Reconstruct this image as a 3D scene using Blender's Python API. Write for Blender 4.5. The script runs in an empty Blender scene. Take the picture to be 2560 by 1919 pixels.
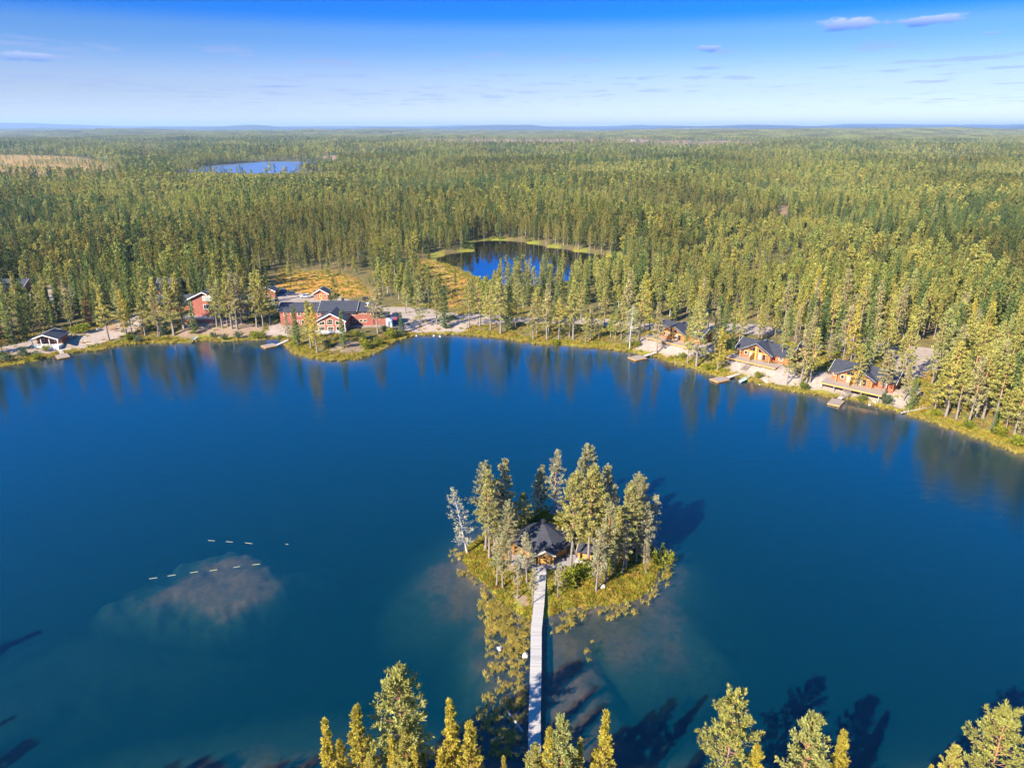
import bpy, math, random
import numpy as np
from mathutils import Vector, Matrix

# ------------------------------------------------------------------ camera, world, sun, exposure
SC = bpy.context.scene
COL = SC.collection
FPX, HCAM = 1777.0, 70.0
PITCH = math.atan((959.5 - 320.0) / FPX)
cam_d = bpy.data.cameras.new('camera')
cam = bpy.data.objects.new('camera', cam_d)
COL.objects.link(cam)
cam.location = (0, 0, HCAM)
cam.rotation_euler = (math.pi / 2 - PITCH, 0, 0)
cam_d.sensor_fit = 'HORIZONTAL'
cam_d.sensor_width = 36.0
cam_d.lens = 36.0 * FPX / 2560.0
cam_d.clip_start = 0.5
cam_d.clip_end = 80000
SC.camera = cam

SUN_AZ = math.radians(42)      # shadows fall towards +Y turned this far to +X
SUN_EL = math.radians(32)
sun_d = bpy.data.lights.new('sun', 'SUN')
sun_d.energy = 5.0
sun_d.angle = math.radians(0.55)
sun_d.color = (1.0, 0.90, 0.74)
sun = bpy.data.objects.new('sun', sun_d)
COL.objects.link(sun)
sdir = Vector((math.sin(SUN_AZ) * math.cos(SUN_EL), math.cos(SUN_AZ) * math.cos(SUN_EL), -math.sin(SUN_EL)))
sun.rotation_euler = sdir.to_track_quat('-Z', 'Y').to_euler()
sun.location = (-60, -60, 120)

W = bpy.data.worlds.new('World')
SC.world = W
W.use_nodes = True


def build_world():
    nt = W.node_tree
    nt.nodes.clear()
    N = nt.nodes.new
    L = nt.links.new
    out = N('ShaderNodeOutputWorld')
    bg = N('ShaderNodeBackground')
    L(bg.outputs[0], out.inputs[0])
    sky = N('ShaderNodeTexSky')
    sky.sky_type = 'NISHITA'
    sky.sun_disc = False
    sky.sun_elevation = SUN_EL
    sky.sun_rotation = math.pi + SUN_AZ
    sky.altitude = 250
    sky.air_density = 1.0
    sky.dust_density = 0.3
    sky.ozone_density = 2.0
    tc = N('ShaderNodeTexCoord')
    sep = N('ShaderNodeSeparateXYZ')
    L(tc.outputs['Generated'], sep.inputs[0])
    # colour of the clear autumn air by height over the horizon (deep polarised blue above)
    mr = N('ShaderNodeMapRange')
    mr.inputs['From Min'].default_value = 0.0
    mr.inputs['From Max'].default_value = 0.60
    L(sep.outputs['Z'], mr.inputs['Value'])
    cr = N('ShaderNodeValToRGB')
    cr.color_ramp.interpolation = 'EASE'
    els = cr.color_ramp.elements
    stops = SKY_STOPS
    while len(els) < len(stops):
        els.new(0.5)
    for e, (p, c) in zip(els, stops):
        e.position = p
        e.color = (*c, 1)
    L(mr.outputs[0], cr.inputs[0])
    mul = N('ShaderNodeMix')
    mul.data_type = 'RGBA'
    mul.blend_type = 'MULTIPLY'
    mul.inputs[0].default_value = 1.0
    L(sky.outputs[0], mul.inputs[6])
    L(cr.outputs[0], mul.inputs[7])
    # thin flat clouds on a level layer: direction projected on a plane overhead
    zc = N('ShaderNodeMath'); zc.operation = 'MAXIMUM'; zc.inputs[1].default_value = 0.004
    L(sep.outputs['Z'], zc.inputs[0])
    dv = N('ShaderNodeVectorMath'); dv.operation = 'DIVIDE'
    cz = N('ShaderNodeCombineXYZ')
    for i in range(3):
        L(zc.outputs[0], cz.inputs[i])
    L(tc.outputs['Generated'], dv.inputs[0]); L(cz.outputs[0], dv.inputs[1])
    nz = N('ShaderNodeTexNoise'); nz.inputs['Scale'].default_value = 0.9
    nz.inputs['Detail'].default_value = 6; nz.inputs['Roughness'].default_value = 0.6
    mp = N('ShaderNodeMapping'); mp.inputs['Scale'].default_value = (1.0, 0.55, 0.0); mp.inputs['Location'].default_value = (3.3, 1.7, 0)
    L(dv.outputs[0], mp.inputs[0]); L(mp.outputs[0], nz.inputs['Vector'])
    nb = N('ShaderNodeTexNoise'); nb.inputs['Scale'].default_value = 0.09; nb.inputs['Detail'].default_value = 2
    L(mp.outputs[0], nb.inputs['Vector'])
    # more cloud towards the left of the view
    lx = N('ShaderNodeMapRange'); lx.inputs['From Min'].default_value = 0.1; lx.inputs['From Max'].default_value = -0.7
    lx.inputs['To Min'].default_value = -0.015; lx.inputs['To Max'].default_value = 0.05
    L(sep.outputs['X'], lx.inputs['Value'])
    add = N('ShaderNodeMath'); add.operation = 'ADD'
    L(nz.outputs[0], add.inputs[0]); L(lx.outputs[0], add.inputs[1])
    add2 = N('ShaderNodeMath'); add2.operation = 'MULTIPLY_ADD'; add2.inputs[1].default_value = 0.35
    L(nb.outputs[0], add2.inputs[0]); L(add.outputs[0], add2.inputs[2])
    th = N('ShaderNodeMapRange'); th.inputs['From Min'].default_value = 0.715; th.inputs['From Max'].default_value = 0.80
    th.interpolation_type = 'SMOOTHSTEP'
    L(add2.outputs[0], th.inputs['Value'])
    fade = N('ShaderNodeMapRange'); fade.inputs['From Min'].default_value = 0.012; fade.inputs['From Max'].default_value = 0.03
    fade.inputs['To Max'].default_value = 0.5
    L(sep.outputs['Z'], fade.inputs['Value'])
    fu = N('ShaderNodeMapRange'); fu.inputs['From Min'].default_value = 0.085; fu.inputs['From Max'].default_value = 0.1
    fu.inputs['To Min'].default_value = 1.0; fu.inputs['To Max'].default_value = 0.0
    L(sep.outputs['Z'], fu.inputs['Value'])
    m2 = N('ShaderNodeMath'); m2.operation = 'MULTIPLY'
    L(th.outputs[0], m2.inputs[0]); L(fade.outputs[0], m2.inputs[1])
    m3 = N('ShaderNodeMath'); m3.operation = 'MULTIPLY'
    L(m2.outputs[0], m3.inputs[0]); L(fu.outputs[0], m3.inputs[1])
    cl = N('ShaderNodeMix'); cl.data_type = 'RGBA'
    cl.inputs[7].default_value = CLOUD_GREY
    L(m3.outputs[0], cl.inputs[0]); L(mul.outputs[2], cl.inputs[6])
    last = cl.outputs[2]
    # a handful of separate small flat clouds (x/z, y/z centre, half sizes on the layer)
    for (u, v, wu, wv, op) in SMALL_CLOUDS:
        d = ray_dir(u, v)
        n2 = N('ShaderNodeTexNoise'); n2.inputs['Scale'].default_value = 26.0
        n2.inputs['Detail'].default_value = 6; n2.inputs['Roughness'].default_value = 0.62
        mpz = N('ShaderNodeMapping'); mpz.inputs['Scale'].default_value = (1, 1, 3.0)
        L(tc.outputs['Generated'], mpz.inputs[0]); L(mpz.outputs[0], n2.inputs['Vector'])
        sb = N('ShaderNodeVectorMath'); sb.operation = 'SUBTRACT'
        L(tc.outputs['Generated'], sb.inputs[0]); sb.inputs[1].default_value = d
        dsx = N('ShaderNodeVectorMath'); dsx.operation = 'DIVIDE'
        L(sb.outputs[0], dsx.inputs[0]); dsx.inputs[1].default_value = (wu, wu, wv)
        ln = N('ShaderNodeVectorMath'); ln.operation = 'LENGTH'
        L(dsx.outputs[0], ln.inputs[0])
        ma = N('ShaderNodeMath'); ma.operation = 'MULTIPLY_ADD'; ma.inputs[1].default_value = 2.4
        L(n2.outputs[0], ma.inputs[0])
        sbm = N('ShaderNodeMath'); sbm.operation = 'MULTIPLY'; sbm.inputs[1].default_value = -1.0
        L(ln.outputs['Value'], sbm.inputs[0]); L(sbm.outputs[0], ma.inputs[2])
        t2 = N('ShaderNodeMapRange'); t2.interpolation_type = 'SMOOTHSTEP'
        t2.inputs['From Min'].default_value = 0.45; t2.inputs['From Max'].default_value = 0.85
        t2.inputs['To Max'].default_value = op
        L(ma.outputs[0], t2.inputs['Value'])
        # sunlit top, shaded flat base
        sp = N('ShaderNodeSeparateXYZ'); L(dsx.outputs[0], sp.inputs[0])
        sh = N('ShaderNodeMapRange'); sh.inputs['From Min'].default_value = -0.55; sh.inputs['From Max'].default_value = 0.5
        L(sp.outputs['Z'], sh.inputs['Value'])
        cc = N('ShaderNodeMix'); cc.data_type = 'RGBA'
        cc.inputs[6].default_value = CLOUD_DARK; cc.inputs[7].default_value = CLOUD_LIT
        L(sh.outputs[0], cc.inputs[0])
        mx = N('ShaderNodeMix'); mx.data_type = 'RGBA'
        L(t2.outputs[0], mx.inputs[0]); L(last, mx.inputs[6]); L(cc.outputs[2], mx.inputs[7])
        last = mx.outputs[2]
    L(last, bg.inputs[0])
    bg.inputs[1].default_value = SKY_STRENGTH


SKY_STRENGTH = 0.099
# (direction z over 0..0.6, colour of the air on top of the clear-sky model)
SKY_STOPS = [(z / 0.6, (r / 1.5, g / 1.5, b / 1.5)) for z, r, g, b in [
    (0.0, .53, .60, .92), (.049, .394, .438, .68), (.108, .17, .325, .64), (.134, .012, .225, .72),
    (.150, .012, .21, .76), (.208, .0, .36, 1.15), (.342, .0, .68, 1.60), (.50, .08, .78, 1.50)]]
CLOUD_GREY = (1.15, 1.5, 2.6, 1)
CLOUD_LIT = (1.9, 2.2, 3.1, 1)
CLOUD_DARK = (.35, .85, 2.7, 1)
SMALL_CLOUDS = [(2120, 62, .055, .0105, .85), (2300, 53, .062, .0085, .8), (1762, 121, .026, .006, .7),
                (75, 142, .055, .007, .55), (2470, 84, .03, .004, .4), (295, 187, .022, .0045, .5),
                (1620, 193, .03, .004, .35), (725, 214, .05, .004, .4), (1775, 168, .032, .004, .3)]


def ray_dir(u, v):
    x = (u - 1280) / FPX
    y = (v - 959.5) / FPX
    d = np.array([x, math.cos(PITCH) - y * math.sin(PITCH), -math.sin(PITCH) - y * math.cos(PITCH)])
    return d / np.linalg.norm(d)


build_world()
VS = SC.view_settings
VS.view_transform = 'Standard'
VS.look = 'None'
VS.exposure = 1.75
VS.gamma = 1.0
VS.use_curve_mapping = False
CY = SC.cycles
CY.max_bounces = 6
CY.diffuse_bounces = 2
CY.glossy_bounces = 2
CY.transmission_bounces = 2
CY.transparent_max_bounces = 8
CY.volume_bounces = 0
CY.use_adaptive_sampling = True
CY.adaptive_threshold = 0.02

rnd = random.Random(7)
rng = np.random.default_rng(11)


# ------------------------------------------------------------------ pixels to places
def at(u, v, z=0.0):
    d = ray_dir(u, v)
    t = (z - HCAM) / d[2]
    return Vector((d[0] * t, d[1] * t, z))


def to_px(x, y, z):
    q1, q2 = y, z - HCAM
    dep = q1 * math.cos(PITCH) - q2 * math.sin(PITCH)
    up = q1 * math.sin(PITCH) + q2 * math.cos(PITCH)
    return 1280 + FPX * x / dep, 959.5 - FPX * up / dep


def poly(pts, z=0.0):
    return np.array([at(u, v, z)[:2] for u, v in pts])


def z_at(u_v, x, y):
    """height of the ray through image row v above the ground point x, y"""
    d = ray_dir(u_v[0], u_v[1])
    t = math.hypot(x, y) / math.hypot(d[0], d[1])
    return HCAM + d[2] * t


# ------------------------------------------------------------------ numpy helpers
def sdf(P, x, y):
    """signed distance to polygon, negative inside"""
    n = len(P)
    best = np.full(x.shape, 1e18)
    ins = np.zeros(x.shape, bool)
    for i in range(n):
        x0, y0 = P[i]
        x1, y1 = P[(i + 1) % n]
        dx, dy = x1 - x0, y1 - y0
        l2 = dx * dx + dy * dy + 1e-12
        t = np.clip(((x - x0) * dx + (y - y0) * dy) / l2, 0, 1)
        ex = x - x0 - t * dx
        ey = y - y0 - t * dy
        np.minimum(best, ex * ex + ey * ey, out=best)
        c = (y0 > y) != (y1 > y)
        if abs(dy) > 1e-9:
            ins ^= c & (x < (y - y0) * dx / dy + x0)
    d = np.sqrt(best)
    return np.where(ins, -d, d)


def smooth(a, b, x):
    t = np.clip((x - a) / (b - a), 0, 1)
    return t * t * (3 - 2 * t)


_perm = np.random.default_rng(5).random((256, 256))


def vnoise(x, y):
    xi = np.floor(x).astype(int)
    yi = np.floor(y).astype(int)
    fx = x - xi
    fy = y - yi
    fx = fx * fx * (3 - 2 * fx)
    fy = fy * fy * (3 - 2 * fy)
    a = _perm[xi & 255, yi & 255]
    b = _perm[(xi + 1) & 255, yi & 255]
    c = _perm[xi & 255, (yi + 1) & 255]
    d = _perm[(xi + 1) & 255, (yi + 1) & 255]
    return (a * (1 - fx) + b * fx) * (1 - fy) + (c * (1 - fx) + d * fx) * fy


def fbm(x, y, o=4):
    s = 0
    a = 0.5
    for i in range(o):
        s = s + a * vnoise(x + 17.3 * i, y - 9.1 * i)
        x = x * 2.03
        y = y * 2.03
        a *= 0.5
    return s / (1 - 0.5 ** o)


# ------------------------------------------------------------------ shorelines and zones (photo outlines laid on the ground)
SHORE = [(0, 917), (66, 905), (99, 900), (141, 885), (178, 880), (205, 877), (247, 875), (277, 866), (329, 859), (380, 857),
         (478, 856), (510, 849), (556, 853), (608, 850), (657, 849), (705, 845), (718, 861), (738, 881), (770, 892), (800, 897),
         (836, 900), (868, 900), (901, 895), (933, 881), (966, 864), (998, 848), (1035, 837), (1126, 835), (1221, 841),
         (1269, 846), (1316, 855), (1348, 860), (1411, 863), (1475, 868), (1538, 874), (1580, 881), (1617, 888), (1638, 890),
         (1666, 902), (1724, 918), (1772, 933), (1795, 940), (1842, 940), (1875, 949), (1901, 960), (1936, 968), (1983, 977),
         (2030, 983), (2077, 991), (2101, 992), (2142, 1000), (2202, 1016), (2253, 1030), (2304, 1043), (2354, 1060),
         (2405, 1081), (2456, 1096), (2506, 1114), (2560, 1136)]
LAKE = poly(SHORE)
LAKE = np.vstack([LAKE, [(128, 128), (131, 108), (122, 88), (100, 70), (72, 62), (40, 58), (24, 60.5), (12, 61), (4, 62), (-8, 60.5),
                         (-22, 60), (-40, 57), (-60, 56), (-80, 60), (-97, 72), (-112, 92), (-132, 125), (-156, 160), (-172, 190)]])
ISLE = poly([(1162, 1381), (1160, 1400), (1173, 1422), (1195, 1448), (1217, 1460), (1229, 1481), (1261, 1510), (1292, 1532),
             (1327, 1552), (1361, 1552), (1386, 1532), (1424, 1518), (1468, 1516), (1543, 1510), (1593, 1497), (1625, 1472),
             (1643, 1441), (1646, 1412), (1628, 1362), (1593, 1331), (1530, 1309), (1452, 1294), (1374, 1287), (1327, 1293),
             (1264, 1312), (1201, 1340), (1176, 1362)])
POND = poly([(1078, 644), (1189, 628), (1188, 620), (1180, 612), (1186, 604), (1248, 602), (1308, 607), (1368, 619), (1427, 628),
             (1487, 637), (1541, 643), (1500, 672), (1420, 700), (1310, 716), (1219, 703), (1195, 692), (1171, 676), (1141, 665), (1093, 650)])
FARPOND = poly([(466, 422), (520, 415), (610, 408), (678, 404), (760, 404), (836, 405), (841, 414), (814, 424), (723, 432),
                (655, 435), (565, 432), (475, 429)])
GRAVEL = [poly(p, 1.5) for p in [
    [(690, 735), (746, 736), (782, 742), (843, 742), (866, 752), (966, 768), (1022, 768), (1090, 775), (1090, 800), (1000, 815), (880, 818), (880, 790), (700, 790), (690, 765)],
    [(1000, 770), (1060, 778), (1150, 785), (1240, 790), (1330, 795), (1420, 795), (1500, 797), (1560, 805), (1640, 812), (1640, 827), (1560, 818), (1480, 811), (1400, 809), (1320, 809), (1240, 809), (1170, 810), (1150, 825), (1120, 829), (1060, 827), (1000, 818)],
    [(1590, 862), (1600, 848), (1640, 835), (1760, 862), (1790, 880), (1760, 890), (1690, 882), (1660, 887), (1630, 890), (1600, 880)],
    [(1830, 900), (1900, 925), (1960, 925), (2000, 945), (1970, 964), (1900, 952), (1860, 945), (1822, 941), (1795, 939), (1830, 918)],
    [(2000, 958), (2060, 940), (2120, 960), (2240, 985), (2290, 965), (2300, 990), (2250, 1012), (2190, 1010), (2100, 987), (2040, 977)],
    [(2230, 895), (2290, 868), (2360, 878), (2340, 920), (2300, 942), (2270, 952), (2240, 925)],
    [(0, 866), (60, 858), (150, 836), (200, 836), (300, 815), (345, 795), (352, 822), (290, 842), (215, 857), (200, 872), (150, 885), (100, 885), (130, 874), (60, 880), (0, 882)],
    [(25, 735), (70, 722), (150, 728), (235, 708), (245, 735), (150, 754), (60, 757)],
    [(658, 842), (676, 817), (700, 808), (716, 815), (712, 848), (690, 851), (668, 851)],
    [(1740, 812), (1800, 810), (1900, 814), (1960, 830), (1900, 836), (1800, 828)],
    [(2080, 835), (2180, 850), (2240, 870), (2230, 885), (2150, 868), (2080, 850)]]]
DIRT = [poly(p, 2.0) for p in [
    [(440, 832), (470, 815), (500, 808), (570, 806), (650, 812), (668, 830), (620, 838), (520, 842)],
    [(820, 868), (860, 850), (920, 850), (930, 862), (880, 872)],
    [(1270, 1474), (1300, 1462), (1326, 1470), (1324, 1496), (1290, 1500)],
    [(1262, 1372), (1290, 1352), (1300, 1405), (1260, 1412)],
    [(1390, 1392), (1440, 1350), (1500, 1390), (1480, 1412), (1400, 1414)]]]
BOG = [poly(p, 1.0) for p in [
    [(-40, 397), (120, 396), (200, 403), (290, 415), (300, 440), (250, 453), (100, 456), (-40, 448)],
    [(676, 735), (683, 712), (700, 700), (690, 672), (760, 680), (830, 682), (900, 700), (925, 740), (870, 750), (780, 740)],
    [(1055, 650), (1093, 650), (1141, 665), (1195, 692), (1215, 705), (1180, 715), (1165, 750), (1130, 765), (1115, 720), (1060, 690), (1035, 665)]]]
FARCLEAR = [poly(p, 1.0) for p in [
    [(1050, 350), (1300, 348), (1600, 350), (1900, 358), (1900, 376), (1600, 370), (1300, 366), (1050, 366)],
    [(330, 378), (420, 374), (430, 384), (340, 389)],
    [(790, 395), (900, 390), (920, 402), (850, 407)],
    [(2360, 350), (2470, 351), (2470, 354), (2360, 354)],
    [(1180, 480), (1250, 476), (1255, 481), (1185, 485)],
    [(1940, 520), (1960, 515), (1975, 540), (1955, 562), (1940, 560)]]]
CABINS = []   # filled below, used for the terraces under the cabins


def water_sd(x, y):
    """positive on land, negative in the water"""
    s = np.maximum(sdf(LAKE, x, y), -sdf(ISLE, x, y))
    far = (y > 300) | (np.abs(x) > 400)
    if far.any():
        s2 = np.full(x.shape, 1e9)
        xf, yf = x[far], y[far]
        s2[far] = np.minimum(sdf(POND, xf, yf), sdf(FARPOND, xf, yf))
        s = np.minimum(s, s2)
    return s


def bump(x, y, cx, cy, r):
    return np.exp(-((x - cx) ** 2 + (y - cy) ** 2) / (2 * r * r))


SHOALS = [(-50, 98.5, 17, 12, 0.2, 1.0), (-64, 82, 27, 12, 0.3, 0.66), (-20, 68, 26, 9, 0.0, 0.5),
          (3, 76, 11, 16, 0, 1.0), (22, 84, 12, 9, 0.2, 0.72), (18, 106, 13, 8, 0, 0.45), (-14, 96, 7, 9, 0, 0.55)]


def ground_z(x, y, sd=None, isle=None):
    if sd is None:
        sd = water_sd(x, y)
    if isle is None:
        isle = -sdf(ISLE, x, y)
    main = -0.12 + 0.42 * smooth(-0.3, 0.9, sd) + 1.3 * smooth(1.5, 12, sd)
    isl = -0.12 + 0.32 * smooth(-0.3, 0.8, sd) + 0.36 * smooth(0.6, 6, sd)
    z = np.where(isle > -1.0, isl, main)
    z = z + (fbm(x * .35, y * .35, 3) - .5) * .35 * smooth(0.5, 3, sd)
    z = z + 2.7 * bump(x, y, -118, 271, 15) * smooth(2, 14, sd) + 2.0 * bump(x, y, -150, 300, 30) * smooth(2, 14, sd)
    for cx, cy in CABINS:
        z = z + 1.5 * bump(x, y, cx, cy, 9) * smooth(0.5, 9, sd)
    r = np.hypot(x, y)
    z = z + smooth(30, 300, sd) * (fbm(x * .004, y * .004, 4) - .42) * 26 * smooth(330, 1500, r)
    z = z + smooth(200, 900, sd) * smooth(2500, 8000, r) * (fbm(x * .0006 + 3, y * .0006, 4) - .45) * 130
    # under water
    d = -sd
    depth = 0.25 + 7.2 * smooth(-1, 24, d) + 0.25 * np.minimum(d, 2)
    g = np.zeros_like(x)
    for (cx, cy, ax, ay, rot, a) in SHOALS:
        c, s = math.cos(rot), math.sin(rot)
        u = ((x - cx) * c + (y - cy) * s) / ax
        v = (-(x - cx) * s + (y - cy) * c) / ay
        q = u * u + v * v + (fbm(x * .12, y * .12, 4) - .5) * 1.1 + (fbm(x * .45, y * .45, 3) - .5) * .35
        g = np.maximum(g, np.minimum(a, 1.0) * (1 - smooth(0.1, 2.0, q)) + (0.12 * (1 - smooth(0, .8, q)) if a > 1 else 0))
    shal = 0.75 + (fbm(x * .2, y * .2, 3) - .5) * .5
    depth = depth * (1 - np.minimum(g, 1)) + np.minimum(depth, shal) * np.minimum(g, 1)
    return np.where(sd < -0.3, -depth + 0.13 * smooth(-1.5, -.3, sd), z)


# ------------------------------------------------------------------ node material helpers
def new_mat(name):
    m = bpy.data.materials.new(name)
    m.use_nodes = True
    nt = m.node_tree
    b = nt.nodes['Principled BSDF']
    return m, nt, b


def plain(name, c, rough=0.6, var=0.12, scale=3.0, metallic=0.0, bump_s=0.0, stripe=None, spec=None):
    """a colour broken up by noise in object space; stripe=(axis, pitch) adds board or course lines as fine relief"""
    c = tuple(v * .7 for v in c)
    m, nt, b = new_mat(name)
    N, L = nt.nodes.new, nt.links.new
    b.inputs['Roughness'].default_value = rough
    b.inputs['Metallic'].default_value = metallic
    if spec is not None:
        b.inputs['Specular IOR Level'].default_value = spec
    tc = N('ShaderNodeTexCoord')
    nz = N('ShaderNodeTexNoise')
    nz.inputs['Scale'].default_value = scale
    nz.inputs['Detail'].default_value = 4
    L(tc.outputs['Object'], nz.inputs['Vector'])
    hs = N('ShaderNodeMapRange')
    hs.inputs['From Min'].default_value = 0.25; hs.inputs['From Max'].default_value = 0.75
    hs.inputs['To Min'].default_value = 1 - var; hs.inputs['To Max'].default_value = 1 + var
    L(nz.outputs[0], hs.inputs['Value'])
    mx = N('ShaderNodeMix'); mx.data_type = 'RGBA'; mx.blend_type = 'MULTIPLY'; mx.inputs[0].default_value = 1
    mx.inputs[6].default_value = (*c, 1)
    L(hs.outputs[0], mx.inputs[7])
    L(mx.outputs[2], b.inputs['Base Color'])
    if stripe:
        sp = N('ShaderNodeSeparateXYZ'); L(tc.outputs['Object'], sp.inputs[0])
        mm = N('ShaderNodeMath'); mm.operation = 'MULTIPLY'; mm.inputs[1].default_value = 1 / stripe[1]
        L(sp.outputs[stripe[0]], mm.inputs[0])
        fr = N('ShaderNodeMath'); fr.operation = 'FRACT'; L(mm.outputs[0], fr.inputs[0])
        pp = N('ShaderNodeMath'); pp.operation = 'PINGPONG'; pp.inputs[1].default_value = 0.5; L(fr.outputs[0], pp.inputs[0])
        st = N('ShaderNodeMapRange'); st.inputs['From Max'].default_value = 0.14; L(pp.outputs[0], st.inputs['Value'])
        bp = N('ShaderNodeBump'); bp.inputs['Strength'].default_value = 0.7; bp.inputs['Distance'].default_value = 0.04
        L(st.outputs[0], bp.inputs['Height']); L(bp.outputs[0], b.inputs['Normal'])
    elif bump_s:
        bp = N('ShaderNodeBump'); bp.inputs['Strength'].default_value = bump_s; bp.inputs['Distance'].default_value = 0.05
        L(nz.outputs[0], bp.inputs['Height']); L(bp.outputs[0], b.inputs['Normal'])
    return m


def foliage(name, cols, trans=0.25, patch=None):
    trans += .2
    """leaf colour varies from tree to tree and from stand to stand"""
    m, nt, b = new_mat(name)
    N, L = nt.nodes.new, nt.links.new
    oi = N('ShaderNodeObjectInfo')
    cr = N('ShaderNodeValToRGB')
    els = cr.color_ramp.elements
    while len(els) < len(cols):
        els.new(0.5)
    for i, (e, c) in enumerate(zip(els, cols)):
        e.position = i / (len(cols) - 1)
        e.color = (*c, 1)
    L(oi.outputs['Random'], cr.inputs[0])
    geo = N('ShaderNodeNewGeometry')
    nz = N('ShaderNodeTexNoise'); nz.inputs['Scale'].default_value = 0.9; nz.inputs['Detail'].default_value = 3
    L(geo.outputs['Position'], nz.inputs['Vector'])
    mr = N('ShaderNodeMapRange'); mr.inputs['From Min'].default_value = .3; mr.inputs['From Max'].default_value = .7
    mr.inputs['To Min'].default_value = .68; mr.inputs['To Max'].default_value = 1.32
    L(nz.outputs[0], mr.inputs['Value'])
    mx = N('ShaderNodeMix'); mx.data_type = 'RGBA'; mx.blend_type = 'MULTIPLY'; mx.inputs[0].default_value = 1
    L(cr.outputs[0], mx.inputs[6]); L(mr.outputs[0], mx.inputs[7])
    col = mx.outputs[2]
    if patch:
        n2 = N('ShaderNodeTexNoise'); n2.inputs['Scale'].default_value = 0.011; n2.inputs['Detail'].default_value = 3
        L(oi.outputs['Location'], n2.inputs['Vector'])
        m4 = N('ShaderNodeMapRange'); m4.inputs['From Min'].default_value = .50; m4.inputs['From Max'].default_value = .64
        m4.inputs['To Max'].default_value = 0.8
        L(n2.outputs[0], m4.inputs['Value'])
        m5 = N('ShaderNodeMix'); m5.data_type = 'RGBA'
        m5.inputs[7].default_value = (*patch, 1)
        L(m4.outputs[0], m5.inputs[0]); L(col, m5.inputs[6])
        col = m5.outputs[2]
        # older, darker stands
        n3 = N('ShaderNodeTexNoise'); n3.inputs['Scale'].default_value = 0.0045; n3.inputs['Detail'].default_value = 4
        L(oi.outputs['Location'], n3.inputs['Vector'])
        m6 = N('ShaderNodeMapRange'); m6.inputs['From Min'].default_value = .40; m6.inputs['From Max'].default_value = .60
        m6.inputs['To Min'].default_value = .62; m6.inputs['To Max'].default_value = 1.18
        L(n3.outputs[0], m6.inputs['Value'])
        m7 = N('ShaderNodeMix'); m7.data_type = 'RGBA'; m7.blend_type = 'MULTIPLY'; m7.inputs[0].default_value = 1
        L(col, m7.inputs[6]); L(m6.outputs[0], m7.inputs[7])
        col = m7.outputs[2]
    df = N('ShaderNodeBsdfDiffuse')
    tr = N('ShaderNodeBsdfTranslucent')
    ms = N('ShaderNodeMixShader'); ms.inputs[0].default_value = trans
    L(col, df.inputs[0]); L(col, tr.inputs[0])
    L(df.outputs[0], ms.inputs[1]); L(tr.outputs[0], ms.inputs[2])
    L(ms.outputs[0], nt.nodes['Material Output'].inputs[0])
    nt.nodes.remove(b)
    return m


def bark(name, low, high, split=0.45):
    """bark that turns from low to high colour up the trunk"""
    m, nt, b = new_mat(name)
    N, L = nt.nodes.new, nt.links.new
    tc = N('ShaderNodeTexCoord')
    sp = N('ShaderNodeSeparateXYZ'); L(tc.outputs['Generated'], sp.inputs[0])
    nz = N('ShaderNodeTexNoise'); nz.inputs['Scale'].default_value = 4; nz.inputs['Detail'].default_value = 5
    L(tc.outputs['Object'], nz.inputs['Vector'])
    ad = N('ShaderNodeMath'); ad.operation = 'MULTIPLY_ADD'; ad.inputs[1].default_value = 0.35
    L(nz.outputs[0], ad.inputs[0]); L(sp.outputs['Z'], ad.inputs[2])
    mr = N('ShaderNodeMapRange'); mr.inputs['From Min'].default_value = split; mr.inputs['From Max'].default_value = split + .3
    L(ad.outputs[0], mr.inputs['Value'])
    mx = N('ShaderNodeMix'); mx.data_type = 'RGBA'
    mx.inputs[6].default_value = (*low, 1); mx.inputs[7].default_value = (*high, 1)
    L(mr.outputs[0], mx.inputs[0])
    m2 = N('ShaderNodeMix'); m2.data_type = 'RGBA'; m2.blend_type = 'MULTIPLY'; m2.inputs[0].default_value = 0.6
    L(mx.outputs[2], m2.inputs[6]); L(nz.outputs[0], m2.inputs[7])
    L(m2.outputs[2], b.inputs['Base Color'])
    b.inputs['Roughness'].default_value = 0.85
    return m


M = {}
M['red'] = plain('red_boards', (0.33, 0.095, 0.062), 0.65, 0.3, 1.5, stripe=('Z', 0.16))
M['log'] = plain('red_brown_logs', (0.46, 0.115, 0.036), 0.6, 0.28, 1.2, stripe=('Z', 0.22))
M['logdark'] = plain('dark_red_logs', (0.30, 0.07, 0.02), 0.55, 0.16, 1.2, stripe=('Z', 0.22))
M['pine'] = plain('pine_timber', (0.56, 0.30, 0.085), 0.5, 0.14, 2.0, stripe=('Z', 0.2))
M['pineplain'] = plain('honey_timber', (0.56, 0.29, 0.07), 0.5, 0.14, 2.0)
M['roof'] = plain('dark_felt_roof', (0.034, 0.037, 0.052), 0.75, 0.3, 0.8, stripe=('Y', 0.33))
M['white'] = plain('white_paint', (0.76, 0.74, 0.70), 0.5, 0.05, 2)
M['cream'] = plain('cream_paint', (0.72, 0.62, 0.48), 0.5, 0.06, 2)
M['concrete'] = plain('concrete', (0.42, 0.40, 0.37), 0.85, 0.12, 2, bump_s=.2)
M['deck'] = plain('weathered_deck', (0.34, 0.31, 0.30), 0.75, 0.22, 2.5)
M['deckwarm'] = plain('warm_deck', (0.36, 0.28, 0.225), 0.7, 0.2, 2.5)
M['plank'] = plain('grey_plank', (0.45, 0.42, 0.40), 0.75, 0.25, 1.6)
M['plank2'] = plain('pale_plank', (0.50, 0.46, 0.42), 0.75, 0.25, 1.6)
M['plank3'] = plain('dark_plank', (0.38, 0.36, 0.35), 0.75, 0.25, 1.6)
M['glass'] = plain('window_glass', (0.02, 0.022, 0.026), 0.06, 0.1, 1, spec=0.8)
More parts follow.
